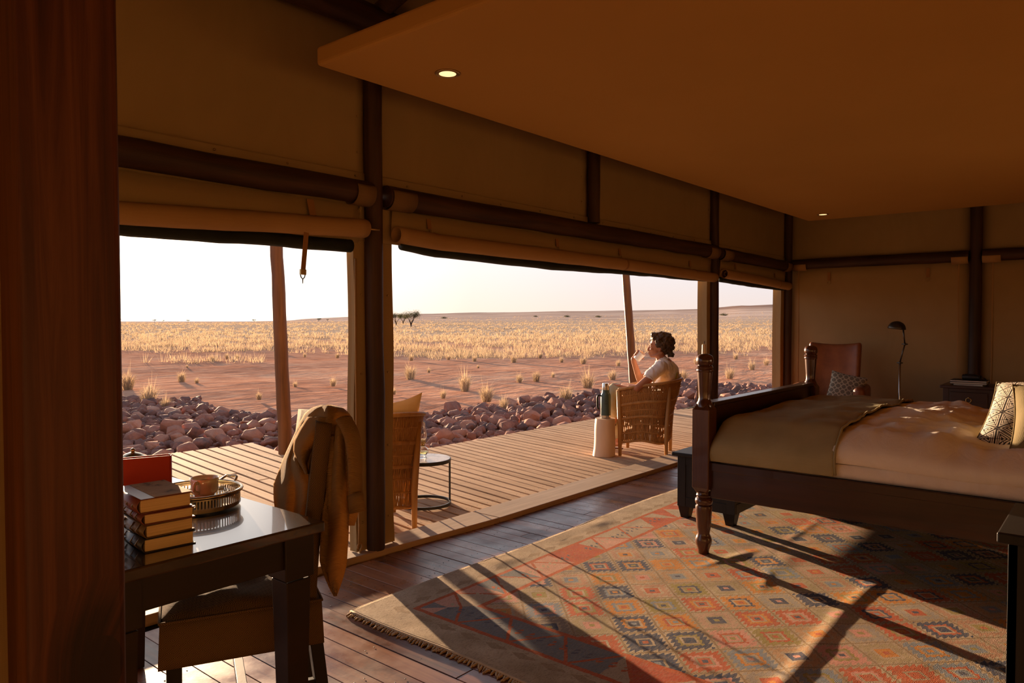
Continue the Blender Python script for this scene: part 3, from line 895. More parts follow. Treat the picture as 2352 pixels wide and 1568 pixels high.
for i in range(6):
    rr = random.Random(40 + i); m = MB()
    tuft_blades(m, rr, 210, 0.42, rr.uniform(0.18, 0.28), 0.0042, 0.09, stalks=rr.choice((10, 18, 4)))
    me = m.mesh('grass_tuft'); me.materials.append(M_GRASS); TUFTS.append(me)
TL = [(293, 898, 52), (342, 926, 56), (380, 938, 34), (417, 878, 30), (452, 881, 18), (268, 893, 14), (595, 917, 22), (765, 886, 24), (678, 888, 16), (943, 871, 42), (1018, 914, 26),
      (1068, 897, 50), (1117, 922, 48), (1157, 937, 32), (1193, 879, 26), (1232, 876, 32), (1300, 922, 48), (1350, 892, 46), (1407, 872, 30), (1180, 833, 24), (985, 858, 14),
      (1270, 868, 16), (1676, 869, 32), (1727, 849, 26), (1570, 872, 30), (945, 828, 20), (1030, 826, 16), (1090, 830, 18), (1290, 832, 18), (487, 828, 16), (522, 824, 18), (545, 823, 14),
      (640, 812, 16), (700, 820, 14), (775, 822, 16), (1340, 838, 22), (1240, 822, 18), (1420, 842, 18), (1600, 836, 20), (1690, 826, 18), (1760, 838, 20), (905, 905, 18), (1098, 845, 10), (430, 846, 9)]
ORD = ['first', 'second', 'third', 'fourth', 'fifth', 'sixth', 'seventh', 'eighth', 'ninth', 'tenth', 'eleventh', 'twelfth', 'thirteenth', 'fourteenth', 'fifteenth', 'sixteenth', 'seventeenth', 'eighteenth']
def TW(py): return 'near the stones' if py > 885 else ('standing on open sand' if py > 840 else 'at the near edge of the grassland')
for i, (px, py, hp) in enumerate(TL):
    p = at_z(px, py, GROUND_Z + (0.04 if py > 900 else 0.0)); d = (p - _CV).dot(_FV)
    o = bpy.data.objects.new('grass_tuft', TUFTS[i % 6]); COL.objects.link(o)
    o.location = (p.x, p.y, max(terrain_z(p.x, p.y), p.z) - 0.01); s = 1.22 * hp / FPX * d / 0.46
    o.scale = (s * rr.uniform(0.8, 1.05), s * rr.uniform(0.8, 1.05), s); o.rotation_euler = (0, 0, rr.uniform(0, 6.28))
    where = TW(py)
    same = sorted(q[0] for q in TL if TW(q[1]) == where); k_ = same.index(px)
    tag(o, ('tall' if hp > 40 else ('low' if hp < 20 else 'mid-height')) + ' straw grass tuft ' + where + ', ' + ORD[k_] + ' from the left', 'grass tuft', 'grass tufts ' + where)
# the grassland beyond: far too many to count
rs = np.random.RandomState(5)
NT = 40000
pxs = rs.uniform(-500, 2800, NT)
yy = 739.0 + 96.0 * rs.uniform(0, 1, NT) ** 0.90
yy[30000:] = rs.uniform(738.2, 746.5, 10000)
U = rs.uniform(0, 1, (NT, 2)); BL = rs.uniform(0, 1, (NT, 8, 5))
out = []
for i in range(NT):
    px, py = float(pxs[i]), float(yy[i])
    p = at_z(px, py, GROUND_Z); d = (p - _CV).dot(_FV)
    if d > 1500 or p.y < 8: continue
    if py > 786:
        keep = (fbm(p.x, p.y, 0.10, 3) * 0.7 + 0.60) - (py - 786) / 62.0
        if U[i, 0] > keep * 1.25: continue
    elif fbm(p.x, p.y, 0.055, 3) < -0.35 and U[i, 0] < 0.8: continue
    zg = terrain_z(p.x, p.y); h = 0.20 + 0.30 * U[i, 1]; w = max(0.006, d * 0.00040)
    a = BL[i, :, 0] * 6.283; q = (0.02 + 0.2 * BL[i, :, 1]) * max(1.0, d / 140.0); t = 0.05 + 0.2 * BL[i, :, 2]; hh = h * (0.5 + 0.6 * BL[i, :, 3]); b2 = BL[i, :, 4] * 6.283
    bx_, by_ = p.x + q * np.cos(a), p.y + q * np.sin(a); cx, cy = np.cos(b2) * w, np.sin(b2) * w
    z0 = np.full(8, zg - 0.02)
    out.append(np.stack([np.stack([bx_ - cx, by_ - cy, z0], 1), np.stack([bx_ + cx, by_ + cy, z0], 1), np.stack([bx_ + t * np.cos(a), by_ + t * np.sin(a), zg + hh], 1)], 1).reshape(-1, 3))
verts = np.concatenate(out); nv = len(verts)
me = bpy.data.meshes.new('grassland')
nf = nv // 3
me.vertices.add(nv); me.vertices.foreach_set('co', verts[:nv].ravel())
me.loops.add(nv); me.loops.foreach_set('vertex_index', np.arange(nv, dtype=np.int32))
me.polygons.add(nf); me.polygons.foreach_set('loop_start', np.arange(0, nv, 3, dtype=np.int32)); me.polygons.foreach_set('loop_total', np.full(nf, 3, dtype=np.int32))
me.update(calc_edges=True); me.validate()
o = mk_obj('grassland', me, M_GRASS)
tag(o, 'golden straw grass covering the plain to the hills', 'grass', kind='stuff')

# ------------------------------------------------------------------ acacia trees
M_BARK = wood('acacia_bark', (0.05, 0.03, 0.02), (0.13, 0.08, 0.05), 0.9)
def _leaf():
    M = Mat('acacia_leaf', 0.8, 0.1); n = M.noise(1.5, 3)
    c = M.ramp(n, [(0.3, (0.055, 0.055, 0.022)), (0.7, (0.14, 0.125, 0.05))]); M.col(c); M.translucent(c, 0.3); return M.m
M_LEAF = _leaf()
def acacia(seed, umbrella=False):
    rr = random.Random(seed); t = thing('acacia_tree')
    mt, ml = MB(), MB()
    tips = []
    for i in range(7):
        a = rr.uniform(0, 6.283); s = rr.uniform(0.45, 1.0)
        p0 = Vector((0, 0, 0)); p1 = Vector((math.cos(a) * 0.35 * s, math.sin(a) * 0.35 * s, 1.1)); p2 = Vector((math.cos(a) * 1.25 * s, math.sin(a) * 1.25 * s, 2.3)); p3 = Vector((math.cos(a) * 2.0 * s, math.sin(a) * 2.0 * s, 3.1 + rr.uniform(0, 0.7)))
        mt.tube(smooth_path([p0, p1, p2, p3], 4), [0.11 - 0.0075 * q for q in range(13)], 6)
        tips += [p2.lerp(p3, 0.5), p3]
        for j in range(3):
            b = a + rr.uniform(-1.0, 1.0); e = p2 + Vector((math.cos(b) * 0.9, math.sin(b) * 0.9, rr.uniform(0.5, 1.2)))
            mt.tube([p2, p2.lerp(e, 0.5) + Vector((0, 0, 0.08)), e], [0.04, 0.03, 0.015], 5); tips.append(e)
    for tp in tips:
        for k in range(95):
            c = tp + Vector((rr.gauss(0, 0.50), rr.gauss(0, 0.50), rr.gauss(0.10, 0.20 if umbrella else 0.36)))
            u = Vector((rr.gauss(0, 1), rr.gauss(0, 1), rr.gauss(0, 1))).normalized() * 0.085; w = u.orthogonal().normalized() * 0.05
            ml._add([c - u, c + w, c + u, c - w], [(0, 1, 2, 3)])
    mt.build('trunk', M_BARK, t, smooth=True); ml.build('foliage', M_LEAF, t)['kind'] = 'stuff'
    return t
def put_tree(t, px, py, hp, label, h0=4.0, wide=1.0):
    p = at_z(px, py, GROUND_Z); d = (p - _CV).dot(_FV); s = hp / FPX * d / h0
    t.location = (p.x, p.y, terrain_z(p.x, p.y) - 0.05); t.scale = (s * wide, s * wide, s)
    tag(t, label, 'tree', 'acacia trees on the plain')
T1 = acacia(1); put_tree(T1, 944, 751, 36, 'acacia tree with the widest crown, right one of the pair beside the centre post')
T2 = acacia(2); put_tree(T2, 910, 746, 27, 'acacia tree just right of the centre post, left one of the pair')
T3 = copy_tree(T2); put_tree(T3, 926, 744.5, 22, 'thin acacia half hidden behind the pair near the centre post'); T3.rotation_euler = (0, 0, 2)
T4 = acacia(3, True)
H4 = [(273, 741, 9, 'umbrella acacia on the horizon, nearest the pillar'), (355, 739.8, 6, 'low acacia on the skyline between pillar and leaning pole, left of three'),
      (374, 739.8, 5, 'low acacia on the skyline between pillar and leaning pole, middle of three'), (432, 739.8, 5.5, 'low acacia on the skyline between pillar and leaning pole, right of three'),
      (584, 739.6, 6, 'small skyline acacia just left of the leaning pole'), (732, 740.5, 7, 'small acacia on the plain between leaning pole and centre post'),
      (752, 740.2, 4, 'tiny acacia left of the centre post below the low hill')]
for i, (px, py, hp, lb) in enumerate(H4):
    q = T4 if i == 0 else copy_tree(T4); put_tree(q, px, py, hp, lb, wide=1.3); q.rotation_euler = (0, 0, i * 1.7)
# small dark shrubs on the far slope
m = MB(); rr = random.Random(9)
for k in range(260):
    c = Vector((rr.gauss(0, 0.6), rr.gauss(0, 0.6), abs(rr.gauss(0.45, 0.3)))); u = Vector((rr.gauss(0, 1), rr.gauss(0, 1), rr.gauss(0, 1))).normalized() * 0.16; w = u.orthogonal().normalized() * 0.10
    m._add([c - u, c + w, c + u, c - w], [(0, 1, 2, 3)])
me_sh = m.mesh('desert_shrub'); me_sh.materials.append(M_LEAF)
for px, py, hp, lb in ((1302, 739.6, 4, 'in the middle of the wide bay'), (1374, 739.8, 4, 'just left of the orange pole'), (1662, 739.8, 5, 'seen through the far bay'), (1020, 739.8, 4, 'right of the acacia pair'), (1230, 739.4, 3, 'left of the bay centre')):
    p = at_z(px, py, GROUND_Z); d = (p - _CV).dot(_FV); s = hp / FPX * d / 1.0
    o = bpy.data.objects.new('desert_shrub', me_sh); COL.objects.link(o); o.location = (p.x, p.y, terrain_z(p.x, p.y)); o.scale = (s * 1.6, s * 1.6, s)
    tag(o, 'tiny dark shrub at the foot of the hills, ' + lb, 'shrub', 'far shrubs at the foot of the hills')
# ------------------------------------------------------------------ rug
RUG_X0, RUG_X1, RUG_Y0, RUG_Y1 = 2.085, 6.35, -1.15, 2.715
def rug_h(x, y):
    """cloth height: a long ridge, small rumples by the bed leg, a lifted border"""
    h = 0.008
    yc = 0.957 + 0.012 * math.sin(x * 4.0)
    amp = interp(x, [2.3, 2.6, 3.4, 4.2, 5.4, 5.8], [0, 0.007, 0.006, 0.005, 0.003, 0])
    w = 0.030 if y > yc else 0.042
    h += amp * math.exp(-((y - yc) / w) ** 2)
    def bump(cx, cy, ax, ay, a, rot=0.0):
        c, s = math.cos(rot), math.sin(rot); dx, dy = x - cx, y - cy
        u, v = dx * c + dy * s, -dx * s + dy * c
        return a * math.exp(-(u / ax) ** 2 - (v / ay) ** 2)
    h += bump(3.93, 1.68, 0.20, 0.028, 0.005, -0.25) + bump(3.72, 1.40, 0.14, 0.030, 0.005, 0.25) + bump(4.10, 1.43, 0.25, 0.05, 0.002, 0.1)
    h += bump(4.65, 1.55, 0.5, 0.03, 0.0025, 0.0) + bump(3.05, 2.62, 0.10, 0.06, 0.004) + bump(4.05, 2.64, 0.12, 0.06, 0.005)
    h += bump(2.9, 1.95, 0.3, 0.05, 0.002, 0.5) + 0.0010 * fbm(x, y, 5.0, 3)
    return h
rug = thing('rug', (2.085, 2.715, 0), 0, 'flat-woven cream rug with red border and bright diamond lattice, lying under the bed', 'rug')
nx, ny = 330, 300
xs_ = np.linspace(RUG_X0, RUG_X1, nx); ys_ = np.linspace(RUG_Y0, RUG_Y1, ny)
rows = []
for y in ys_:
    e = 0.010 * math.sin(y * 7.0) * 0.6
    rows.append([(x + (e if x < 2.2 else 0) - 2.085, y + (0.012 * math.sin(x * 3.1) if y > 2.6 else 0) - 2.715, rug_h(x, y)) for x in xs_])
def _rug_mat():
    M = Mat('kilim_weave', 0.95, 0.05)
    gx, gy, gz = M.xyz()
    # wander of the weave
    wob = (M.noise(26, 2, 0.5) - 0.5) * 0.012
    x = gx + 2.085 + wob; y = gy + 2.715 + (M.noise(31, 2, 0.5) - 0.5) * 0.010
    u = (x - 2.53) / 0.268; v = (y - 2.034) / 0.265
    p = u + v; q = u - v
    ci, cj = p.fl(), q.fl()
    a = (p.fr() - 0.5).ab(); b = (q.fr() - 0.5).ab()
    mm = a.mx(b)
    r1 = M.white(M.vec(ci, cj, 1.0)); r2 = M.white(M.vec(ci, cj, 2.0)); r3 = M.white(M.vec(ci, cj, 3.0)); r4 = M.white(M.vec(ci, cj, 4.0))
    PAL = [(0.0, (0.46, 0.115, 0.055)), (0.22, (0.54, 0.225, 0.055)), (0.42, (0.065, 0.080, 0.125)), (0.62, (0.22, 0.25, 0.28)), (0.76, (0.30, 0.24, 0.085)), (0.88, (0.55, 0.27, 0.21))]
    c_out = M.ramp(r1, PAL, 'CONSTANT'); c_mid = M.ramp(r2, PAL, 'CONSTANT'); c_in = M.ramp(r3, PAL, 'CONSTANT')
    cream = M.ramp(M.noise(5, 4, 0.6), [(0.35, (0.33, 0.25, 0.165)), (0.65, (0.47, 0.37, 0.26))])
    # comb teeth: jagged along the weft
    teeth = (y * 44.0).tri() * 0.115 + (M.noise(40, 2) - 0.5) * 0.10
    big = mm + teeth
    small = r4.gt(0.52)
    pale = M.mix(0.62, c_out, cream)
    c = M.mix(big.lt(0.475), cream, M.mix(small, c_out, pale))
    c = M.mix((mm + teeth * 0.5).lt(0.29), c, M.mix(small, c_mid, cream))
    c = M.mix(mm.lt(0.19), c, M.mix(small, cream, c_mid))
    c = M.mix(mm.lt(0.135), c, M.mix(small, c_out, c_mid))
    c = M.mix(mm.lt(0.065), c, c_in)
    line = (a.gt(0.474)).mx(b.gt(0.474))
    dots = ((x * 120.0).fr().gt(0.5))
    c = M.mix(line, c, M.mix(dots, (0.16, 0.095, 0.05), (0.42, 0.31, 0.19)))
    # border: band of triangles between double red lines, on the two sides that show (and their far twins)
    dx = (x - 2.085).mn((x - 6.35) * -1.0); dy = ((y - 2.715) * -1.0).mn(y + 1.15)
    d = dx.mn(dy)
    along = M.mix  # placeholder
    isx = dx.lt(dy)
    t = isx * y + (1.0 - isx) * x
    seg = (t / 0.30)
    si = seg.fl(); sf = seg.fr()
    zig = (sf - 0.5).ab() * 2.0
    dd = (d - 0.215) / 0.21
    half = dd.gt(zig)
    bc = M.ramp(M.white(M.vec(si, half, 7.0)), [(0.0, (0.44, 0.09, 0.045)), (0.34, (0.55, 0.30, 0.22)), (0.55, (0.17, 0.18, 0.19)), (0.74, (0.40, 0.31, 0.22))], 'CONSTANT')
    edge = ((dd - zig).ab()).lt(0.06)
    bc = M.mix(edge, bc, (0.45, 0.10, 0.035))
    hook = (((t * 17.0).fr() - 0.5).ab() + (((d - 0.32) / 0.05).ab()) * 0.35).lt(0.28) * (((t * 17.0 + d * 30.0).fr()).gt(0.42))
    bc = M.mix(hook, bc, M.ramp(M.white(M.vec(si, half, 9.0)), [(0.0, (0.42, 0.33, 0.22)), (0.5, (0.10, 0.11, 0.14)), (0.7, (0.45, 0.11, 0.04))], 'CONSTANT'))
    inb = d.gt(0.205) * d.lt(0.43)
    c = M.mix(inb, c, bc)
    ln = ((d - 0.212).ab().lt(0.012)).mx((d - 0.425).ab().lt(0.013))
    c = M.mix(ln, c, (0.46, 0.10, 0.035))
    # plain outer band with stepped hooks
    outer = d.lt(0.20)
    hk = (((t / 0.145).fr() - 0.5).ab() * 2.0 + ((d - 0.155) / 0.035).ab()).lt(0.85)
    hk2 = (((t / 0.145 + 0.13).fr() - 0.5).ab() * 2.0 + ((d - 0.172) / 0.02).ab()).lt(0.5)
    c = M.mix(outer, c, M.mix(hk * (1.0 - hk2), cream, (0.30, 0.215, 0.135)))
    ab_ = M.noise(160, 3, 0.7, M.map((0.22, 1.0, 1.0)))
    c = M.mix(((ab_ - 0.42) * 5.0).m('MULTIPLY', 1.0, clamp=True) * 0.25, c, cream)
    sp = M.noise(240, 2, 0.6, M.map((0.30, 1.0, 1.0))); c = M.mix(((0.50 - sp) * 6.0).m('MULTIPLY', 1.0, clamp=True) * 0.42, c, (0.13, 0.085, 0.05))
    M.col(c)
    weft = (y * 1500.0).sin() * 0.5 + (x * 900.0).sin() * 0.3
    M.bump(weft * 0.35 + M.noise(150, 3, 0.7) * 1.5 + line * 0.8, 0.55, 0.004)
    return M.m
M_RUG = _rug_mat()
MB().sheet(rows).build('woven_field', M_RUG, rug, smooth=True, solid=0.006, offset=1)
M_FRINGE = cloth('cream_cord', (0.40, 0.29, 0.18), (0.55, 0.42, 0.28), 0.9, 600, 20, 0.4)
mc = MB(); rr = random.Random(3)
mc.tube([(0.0 + 0.006 * math.sin(y * 7), y - 2.715, 0.010) for y in np.linspace(RUG_Y0, RUG_Y1, 90)], 0.006, 6)
mc.build('end_cord', M_FRINGE, rug, smooth=True)
mk = MB()
mk.tube([(x - 2.085, 0.012 * math.sin(x * 3.1), 0.010 + rug_h(x, 2.70) - 0.008) for x in np.linspace(RUG_X0, RUG_X1, 160)], 0.005, 6)
mk.build('selvedge', M_FRINGE, rug, smooth=True)
fr = []
for i in range(3):
    m = MB(); l = (0.034, 0.040, 0.028)[i]
    m.ball((-0.010, 0, 0.006), (0.009, 0.0075, 0.006), 8, 5)
    m.tube([(-0.012, 0, 0.006), (-0.020, 0.002 * (i - 1), 0.0055), (-l, 0.006 * (i - 1), 0.003)], [0.0045, 0.006, 0.0025], 6)
    me = m.mesh('tassel'); me.materials.append(M_FRINGE); me.polygons.foreach_set('use_smooth', [True] * len(me.polygons)); fr.append(me)
yq, k = 2.70, 0
while yq > 0.15 and k < 170:
    o = bpy.data.objects.new('tassel', fr[k % 3]); COL.objects.link(o); o.parent = rug
    o.location = (0.006 * math.sin(yq * 7), yq - 2.715, 0.0); o.rotation_euler = (0, 0, rr.uniform(-0.5, 0.5)); o.scale = (1, 1, 1)
    yq -= 0.0155; k += 1

# ------------------------------------------------------------------ bed
M_MAHOG = wood('mahogany', (0.045, 0.014, 0.006), (0.13, 0.045, 0.018), 0.24, (22, 22, 1.3), spec=0.5, var=0.0, bump=0.04, coat=0.3)
M_MAHOGX = wood('mahogany_rail', (0.020, 0.007, 0.003), (0.062, 0.020, 0.008), 0.28, (20, 20, 1.1), spec=0.5, axis='y', var=0.0, bump=0.04, coat=0.2)
M_BLANKET = cloth('olive_linen', (0.29, 0.245, 0.13), (0.37, 0.315, 0.18), 0.9, 1100, 7, 0.3)
def _duvet():
    M = Mat('ivory_cotton', 0.9, 0.1)
    n = M.noise(4.5, 6, 0.55, M.map((1.0, 1.6, 1.0), (0, 0, 0.5)), dist=1.6)
    cr = (n - 0.5).ab() * 2.0
    M.col(M.ramp(n, [(0.3, (0.74, 0.66, 0.57)), (0.7, (0.80, 0.73, 0.64))]))
    M.bump(cr.mn(0.30) * 1.2 + M.noise(300, 2) * 0.02, 0.14, 0.03)
    return M.m
M_DUVET = _duvet()
BX0, BX1, BY1, BY0 = 3.915, 5.765, 1.835, -0.35
bed = thing('bed', (BX0, BY1, 0), 0, 'dark mahogany bed with turned posts, olive blanket and ivory duvet', 'bed')
def bpost(x, y, name='bed_post'):
    m = MB()
    # lower turned leg, chamfered square block, upper turned post
    leg = [(0.026, 0.008), (0.030, 0.012), (0.034, 0.04), (0.046, 0.075), (0.047, 0.095), (0.040, 0.115), (0.034, 0.13), (0.040, 0.17), (0.046, 0.25), (0.047, 0.285), (0.045, 0.292), (0.038, 0.296), (0.046, 0.302), (0.050, 0.318), (0.046, 0.334), (0.038, 0.340), (0.042, 0.346), (0.044, 0.352), (0.040, 0.358), (0.040, 0.372)]
    m.lathe(leg, 24, (x, y, 0))
    o = m.build(name, M_MAHOG, bed, smooth=True, angle=40)
    s = 0.052; c = 0.034
    mb = MB()
    rg = []
    for z, h_ in ((0.362, 0.028), (0.400, s), (0.845, s), (0.885, 0.030)):
        rg.append([(x + h_ * a, y + h_ * b, z) for a, b in ((-1, -1), (1, -1), (1, 1), (-1, 1))])
    mb.sheet(rg, wrap=True)
    mb.build('post_block', M_MAHOG, o, bevel=0.006)
    mt = MB(); up = [(0.046, 0.860), (0.044, 0.880), (0.036, 0.895), (0.033, 0.91), (0.035, 0.95), (0.041, 1.04), (0.042, 1.058), (0.046, 1.062), (0.047, 1.070), (0.044, 1.076), (0.046, 1.080), (0.047, 1.088), (0.042, 1.094), (0.038, 1.098), (0.045, 1.104), (0.048, 1.118), (0.048, 1.132), (0.044, 1.146), (0.034, 1.156), (0.018, 1.162), (0.0, 1.163)]
    mt.lathe(up, 24, (x, y, 0)); mt.build('post_top', M_MAHOG, o, smooth=True, angle=40)
for x in (0.0, BX1 - BX0): bpost(x, 0.0)
for x in (0.0, BX1 - BX0): bpost(x, BY0 - BY1 - 0.02)
W_ = BX1 - BX0
fb = MB().bb((0.045, -0.022, 0.42), (W_ - 0.045, 0.022, 0.865)).build('footboard', M_MAHOGX, bed, bevel=0.006)
MB().bb((0.045, -0.040, 0.858), (W_ - 0.045, 0.040, 0.884)).build('cap_rail', M_MAHOGX, fb, bevel=0.008, seg=3)
MB().bb((0.045, BY0 - BY1 - 0.04, 0.42), (W_ - 0.045, BY0 - BY1, 1.25)).build('headboard', M_MAHOGX, bed, bevel=0.006)
for x in (0.0, W_):
    s = MB().bb((x - 0.018, BY0 - BY1 + 0.04, 0.345), (x + 0.022, -0.045, 0.545)).build('side_rail', M_MAHOGX, bed, bevel=0.006)
    MB().bb((x - 0.026, BY0 - BY1 + 0.04, 0.500), (x - 0.014, -0.045, 0.548)).build('rail_moulding', M_MAHOGX, s, bevel=0.004)
MB().bb((0.05, BY0 - BY1 + 0.02, 0.40), (W_ - 0.05, -0.05, 0.50)).build('slat_base', M_UNDER, bed)
def bed_section(y, puff, drop, x_out, wr, seedv):
    """closed cross-section of bedding from the near side round over the top to the far side"""
    pts = []
    N = 84
    for i in range(N + 1):
        u = i / N
        # near side drop, rounded shoulder, crown
        ztop = 0.765 + puff
        xx = lerp(-x_out, W_ + x_out, u)
        e = min(u, 1 - u)
        sh = min(1.0, e / 0.085)
        z = drop + (ztop - drop) * (1 - (1 - sh) ** 2.6)
        z += 0.012 * math.sin(math.pi * u) * 3 * (1 if e > 0.05 else 0.3) * 0.5
        if i not in (0, N):
            z += (wr * fbm(xx * 2.2 + seedv, y * 2.0, 1.5, 4) + max(0, wr - 0.020) * 0.9 * (1 - 2.4 * abs(mnoise.noise(Vector((xx * 3.4 + y * 2.2 + 1.5 * mnoise.noise(Vector((xx * 2, y * 2, 1))), y * 5.2 - xx * 1.5, 4.0)))))) * sh
            xx -= wr * 0.5 * fbm(xx + seedv, y * 3.0, 2.2, 3) * (1 - sh)
        # near side hangs almost straight
        if e < 0.04:
            k_ = e / 0.04
            xx = (-x_out - 0.016 * math.sin(math.pi * k_)) if u < 0.5 else (W_ + x_out + 0.016 * math.sin(math.pi * k_))
            z = lerp(drop, drop + (ztop - drop) * 0.60, k_)
        pts.append((xx, y, z))
    return pts
def bedding(name, ys, mat, drop_f, puff_f, wr, x_out, seedv, solid=0.012):
    rows = [bed_section(y, puff_f(y), drop_f(y), x_out, wr(y) if callable(wr) else wr, seedv) for y in ys]
    return MB().sheet(rows).build(name, mat, bed, smooth=True, solid=solid, sub=1)
# olive blanket folded over the foot end
ysb = list(np.linspace(-0.030, -0.72, 26))
def puff_b(y): return interp(y, [-0.72, -0.5, -0.12, -0.055, -0.030], [0.036, 0.034, 0.028, -0.01, -0.13])
blk = bedding('blanket', ysb, M_BLANKET, lambda y: 0.553, puff_b, 0.020, 0.020, 6.0)
MB().tube([(x, -0.722, z + 0.006) for x, y, z in bed_section(-0.72, 0.036, 0.56, 0.020, 0.020, 6.0)], 0.006, 6).build('blanket_piping', M_BLANKET, blk, smooth=True)
ysd = list(np.linspace(-0.68, BY0 - BY1 + 0.03, 100))
def puff_d(y): return 0.006 + interp(y, [-1.6, -1.25, -1.0, -0.78, -0.70, -0.66], [-0.02, -0.02, 0.018, 0.022, 0.002, -0.01])
dv = bedding('duvet', ysd, M_DUVET, lambda y: 0.615 + 0.008 * math.sin(y * 6), puff_d, lambda y: interp(y, [-1.0, -0.8, -0.68], [0.033, 0.020, 0.020]), 0.004, 6.0)
rows = []
for y in ysd:
    w = 0.006 * fbm(y * 3, 1.0, 2.5, 3)
    rows.append([(-0.002 + w, y, 0.625), (-0.012 + w * 1.3, y, 0.60), (-0.010 - w, y, 0.575), (0.0, y, 0.55), (0.03, y, 0.545)])
MB().sheet(rows).build('under_sheet', M_DUVET, bed, smooth=True, solid=0.006, sub=1)
MB().bb((0.04, BY0 - BY1 + 0.05, 0.50), (W_ - 0.04, -0.06, 0.70)).build('mattress', M_DUVET, bed, bevel=0.05, seg=4)

# ------------------------------------------------------------------ cushions
def cushion(name, loc, w, h, t, rot, mat_f, mat_b, label, piping=None, seed=0, cat='cushion', sagx=0.0):
    """square pillow: front and back faces joined at a seam, corners drawn out; stands on its lower edge"""
    r = thing(name, loc, 0, label, cat); r.rotation_euler = rot
    N = 18
    def face(sg):
        rows = []
        for j in range(N + 1):
            row = []
            for i in range(N + 1):
                a, b = i / N * 2 - 1, j / N * 2 - 1
                k = (1 - a ** 2) * (1 - b ** 2)
                th = t * 0.5 * k ** 0.42
                # sides curve in between the corners
                xx = a * w / 2 * (1 - 0.07 * (1 - b * b)); zz = b * h / 2 * (1 - 0.07 * (1 - a * a))
                th *= 1 + 0.10 * fbm(a + seed, b, 1.7, 3)
                row.append((xx, sg * th, zz + h / 2 + sagx * (a * a - 1)))
            rows.append(row if sg < 0 else row[::-1])
        return rows
    MB().sheet(face(-1)).build('front_cover', mat_f, r, smooth=True)
    MB().sheet(face(1)).build('back_cover', mat_b, r, smooth=True)
    if piping:
        ed = [(-1 + 2 * i / N, -1) for i in range(N)] + [(1, -1 + 2 * i / N) for i in range(N)] + [(1 - 2 * i / N, 1) for i in range(N)] + [(-1, 1 - 2 * i / N) for i in range(N)]
        MB().tube([(a * w / 2 * (1 - 0.07 * (1 - b * b)), 0, b * h / 2 * (1 - 0.07 * (1 - a * a)) + h / 2 + sagx * (a * a - 1)) for a, b in ed], 0.004, 6, closed=True).build('piping', piping, r, smooth=True)
    return r
def _geo_mat():
    M = Mat('geometric_print', 0.9, 0.1)
    x, y, z = M.xyz()
    # hexagon-like key pattern: nested triangles in a lattice
    s = 11.0
    p = x * s; q = x * s * 0.5 + z * s * 0.866; w = z * s * 0.866 - x * s * 0.5
    fa, fb_, fc = p.tri(), q.tri(), w.tri()
    k = fa.mx(fb_).mx(fc)
    lines = ((k * 5.5).fr()).gt(0.45)
    sect = ((fa - fb_).ab().lt(0.05)).mx((fb_ - fc).ab().lt(0.05))
    c = M.mix(lines * (1.0 - sect), (0.035, 0.028, 0.024), (0.68, 0.58, 0.46))
    M.col(c); return M.m
M_GEO = _geo_mat()
M_OLIVE = cloth('olive_cushion_cloth', (0.16, 0.125, 0.06), (0.22, 0.17, 0.085), 0.9, 900, 6, 0.3)
M_GREYGEO = None
c_ = cushion('pillow', (4.17, 0.29, 0.705), 0.58, 0.50, 0.22, (R_(-50), R_(0), R_(170 + 90)), M_GEO, M_OLIVE, 'black and white geometric pillow leaning on the ivory duvet', M_OLIVE, 3, 'pillow')
cushion('pillow', (4.09, 0.15, 0.735), 0.50, 0.46, 0.16, (R_(-50), R_(0), R_(184 + 90)), M_OLIVE, M_OLIVE, 'plain olive pillow in front of the geometric one, cut by the right edge', M_OLIVE, 9, 'pillow')

# ------------------------------------------------------------------ blanket chest at the bed foot
M_BLACKWOOD = wood('black_painted_wood', (0.008, 0.007, 0.006), (0.022, 0.018, 0.015), 0.45, (25, 25, 1.5), spec=0.3, var=0.0, bump=0.05)
ch = thing('blanket_chest', (4.53, 2.11, 0.008), 0, 'low black blanket chest on tapered feet at the foot of the bed', 'chest')
CL, CW, CH_ = 1.02, 0.40, 0.455
bd = MB().bb((0.0, -CW / 2, 0.085), (CL, CW / 2, CH_ - 0.028)).build('body', M_BLACKWOOD, ch, bevel=0.004)
for (x0, y0, x1, y1) in ((-0.006, -CW / 2 - 0.004, 0.012, -CW / 2 + 0.055), (-0.006, CW / 2 - 0.055, 0.012, CW / 2 + 0.004)):
    MB().bb((x0, y0, 0.085), (x1, y1, CH_ - 0.03)).build('stile', M_BLACKWOOD, bd, bevel=0.002)
MB().bb((-0.004, -CW / 2 + 0.055, 0.085), (0.010, CW / 2 - 0.055, 0.15)).build('bottom_rail', M_BLACKWOOD, bd, bevel=0.002)
MB().bb((-0.004, -CW / 2 + 0.055, CH_ - 0.085), (0.010, CW / 2 - 0.055, CH_ - 0.028)).build('top_rail', M_BLACKWOOD, bd, bevel=0.002)
MB().bb((0.02, -CW / 2 - 0.003, 0.085), (CL, -CW / 2 + 0.010, 0.15)).build('bottom_rail', M_BLACKWOOD, bd, bevel=0.002)
MB().bb((-0.045, -CW / 2 - 0.025, CH_ - 0.026), (CL + 0.045, CW / 2 + 0.03, CH_)).build('lid', M_BLACKWOOD, ch, bevel=0.006)
for fx in (0.04, CL - 0.04):
    for fy in (-CW / 2 + 0.04, CW / 2 - 0.04):
        m = MB(); a, b = 0.042, 0.026
        m.hexa([(fx-b, fy-b, 0), (fx+b, fy-b, 0), (fx+b, fy+b, 0), (fx-b, fy+b, 0), (fx-a, fy-a, 0.09), (fx+a, fy-a, 0.09), (fx+a, fy+a, 0.09), (fx-a, fy+a, 0.09)])
        m.build('foot', M_BLACKWOOD, ch, bevel=0.002)
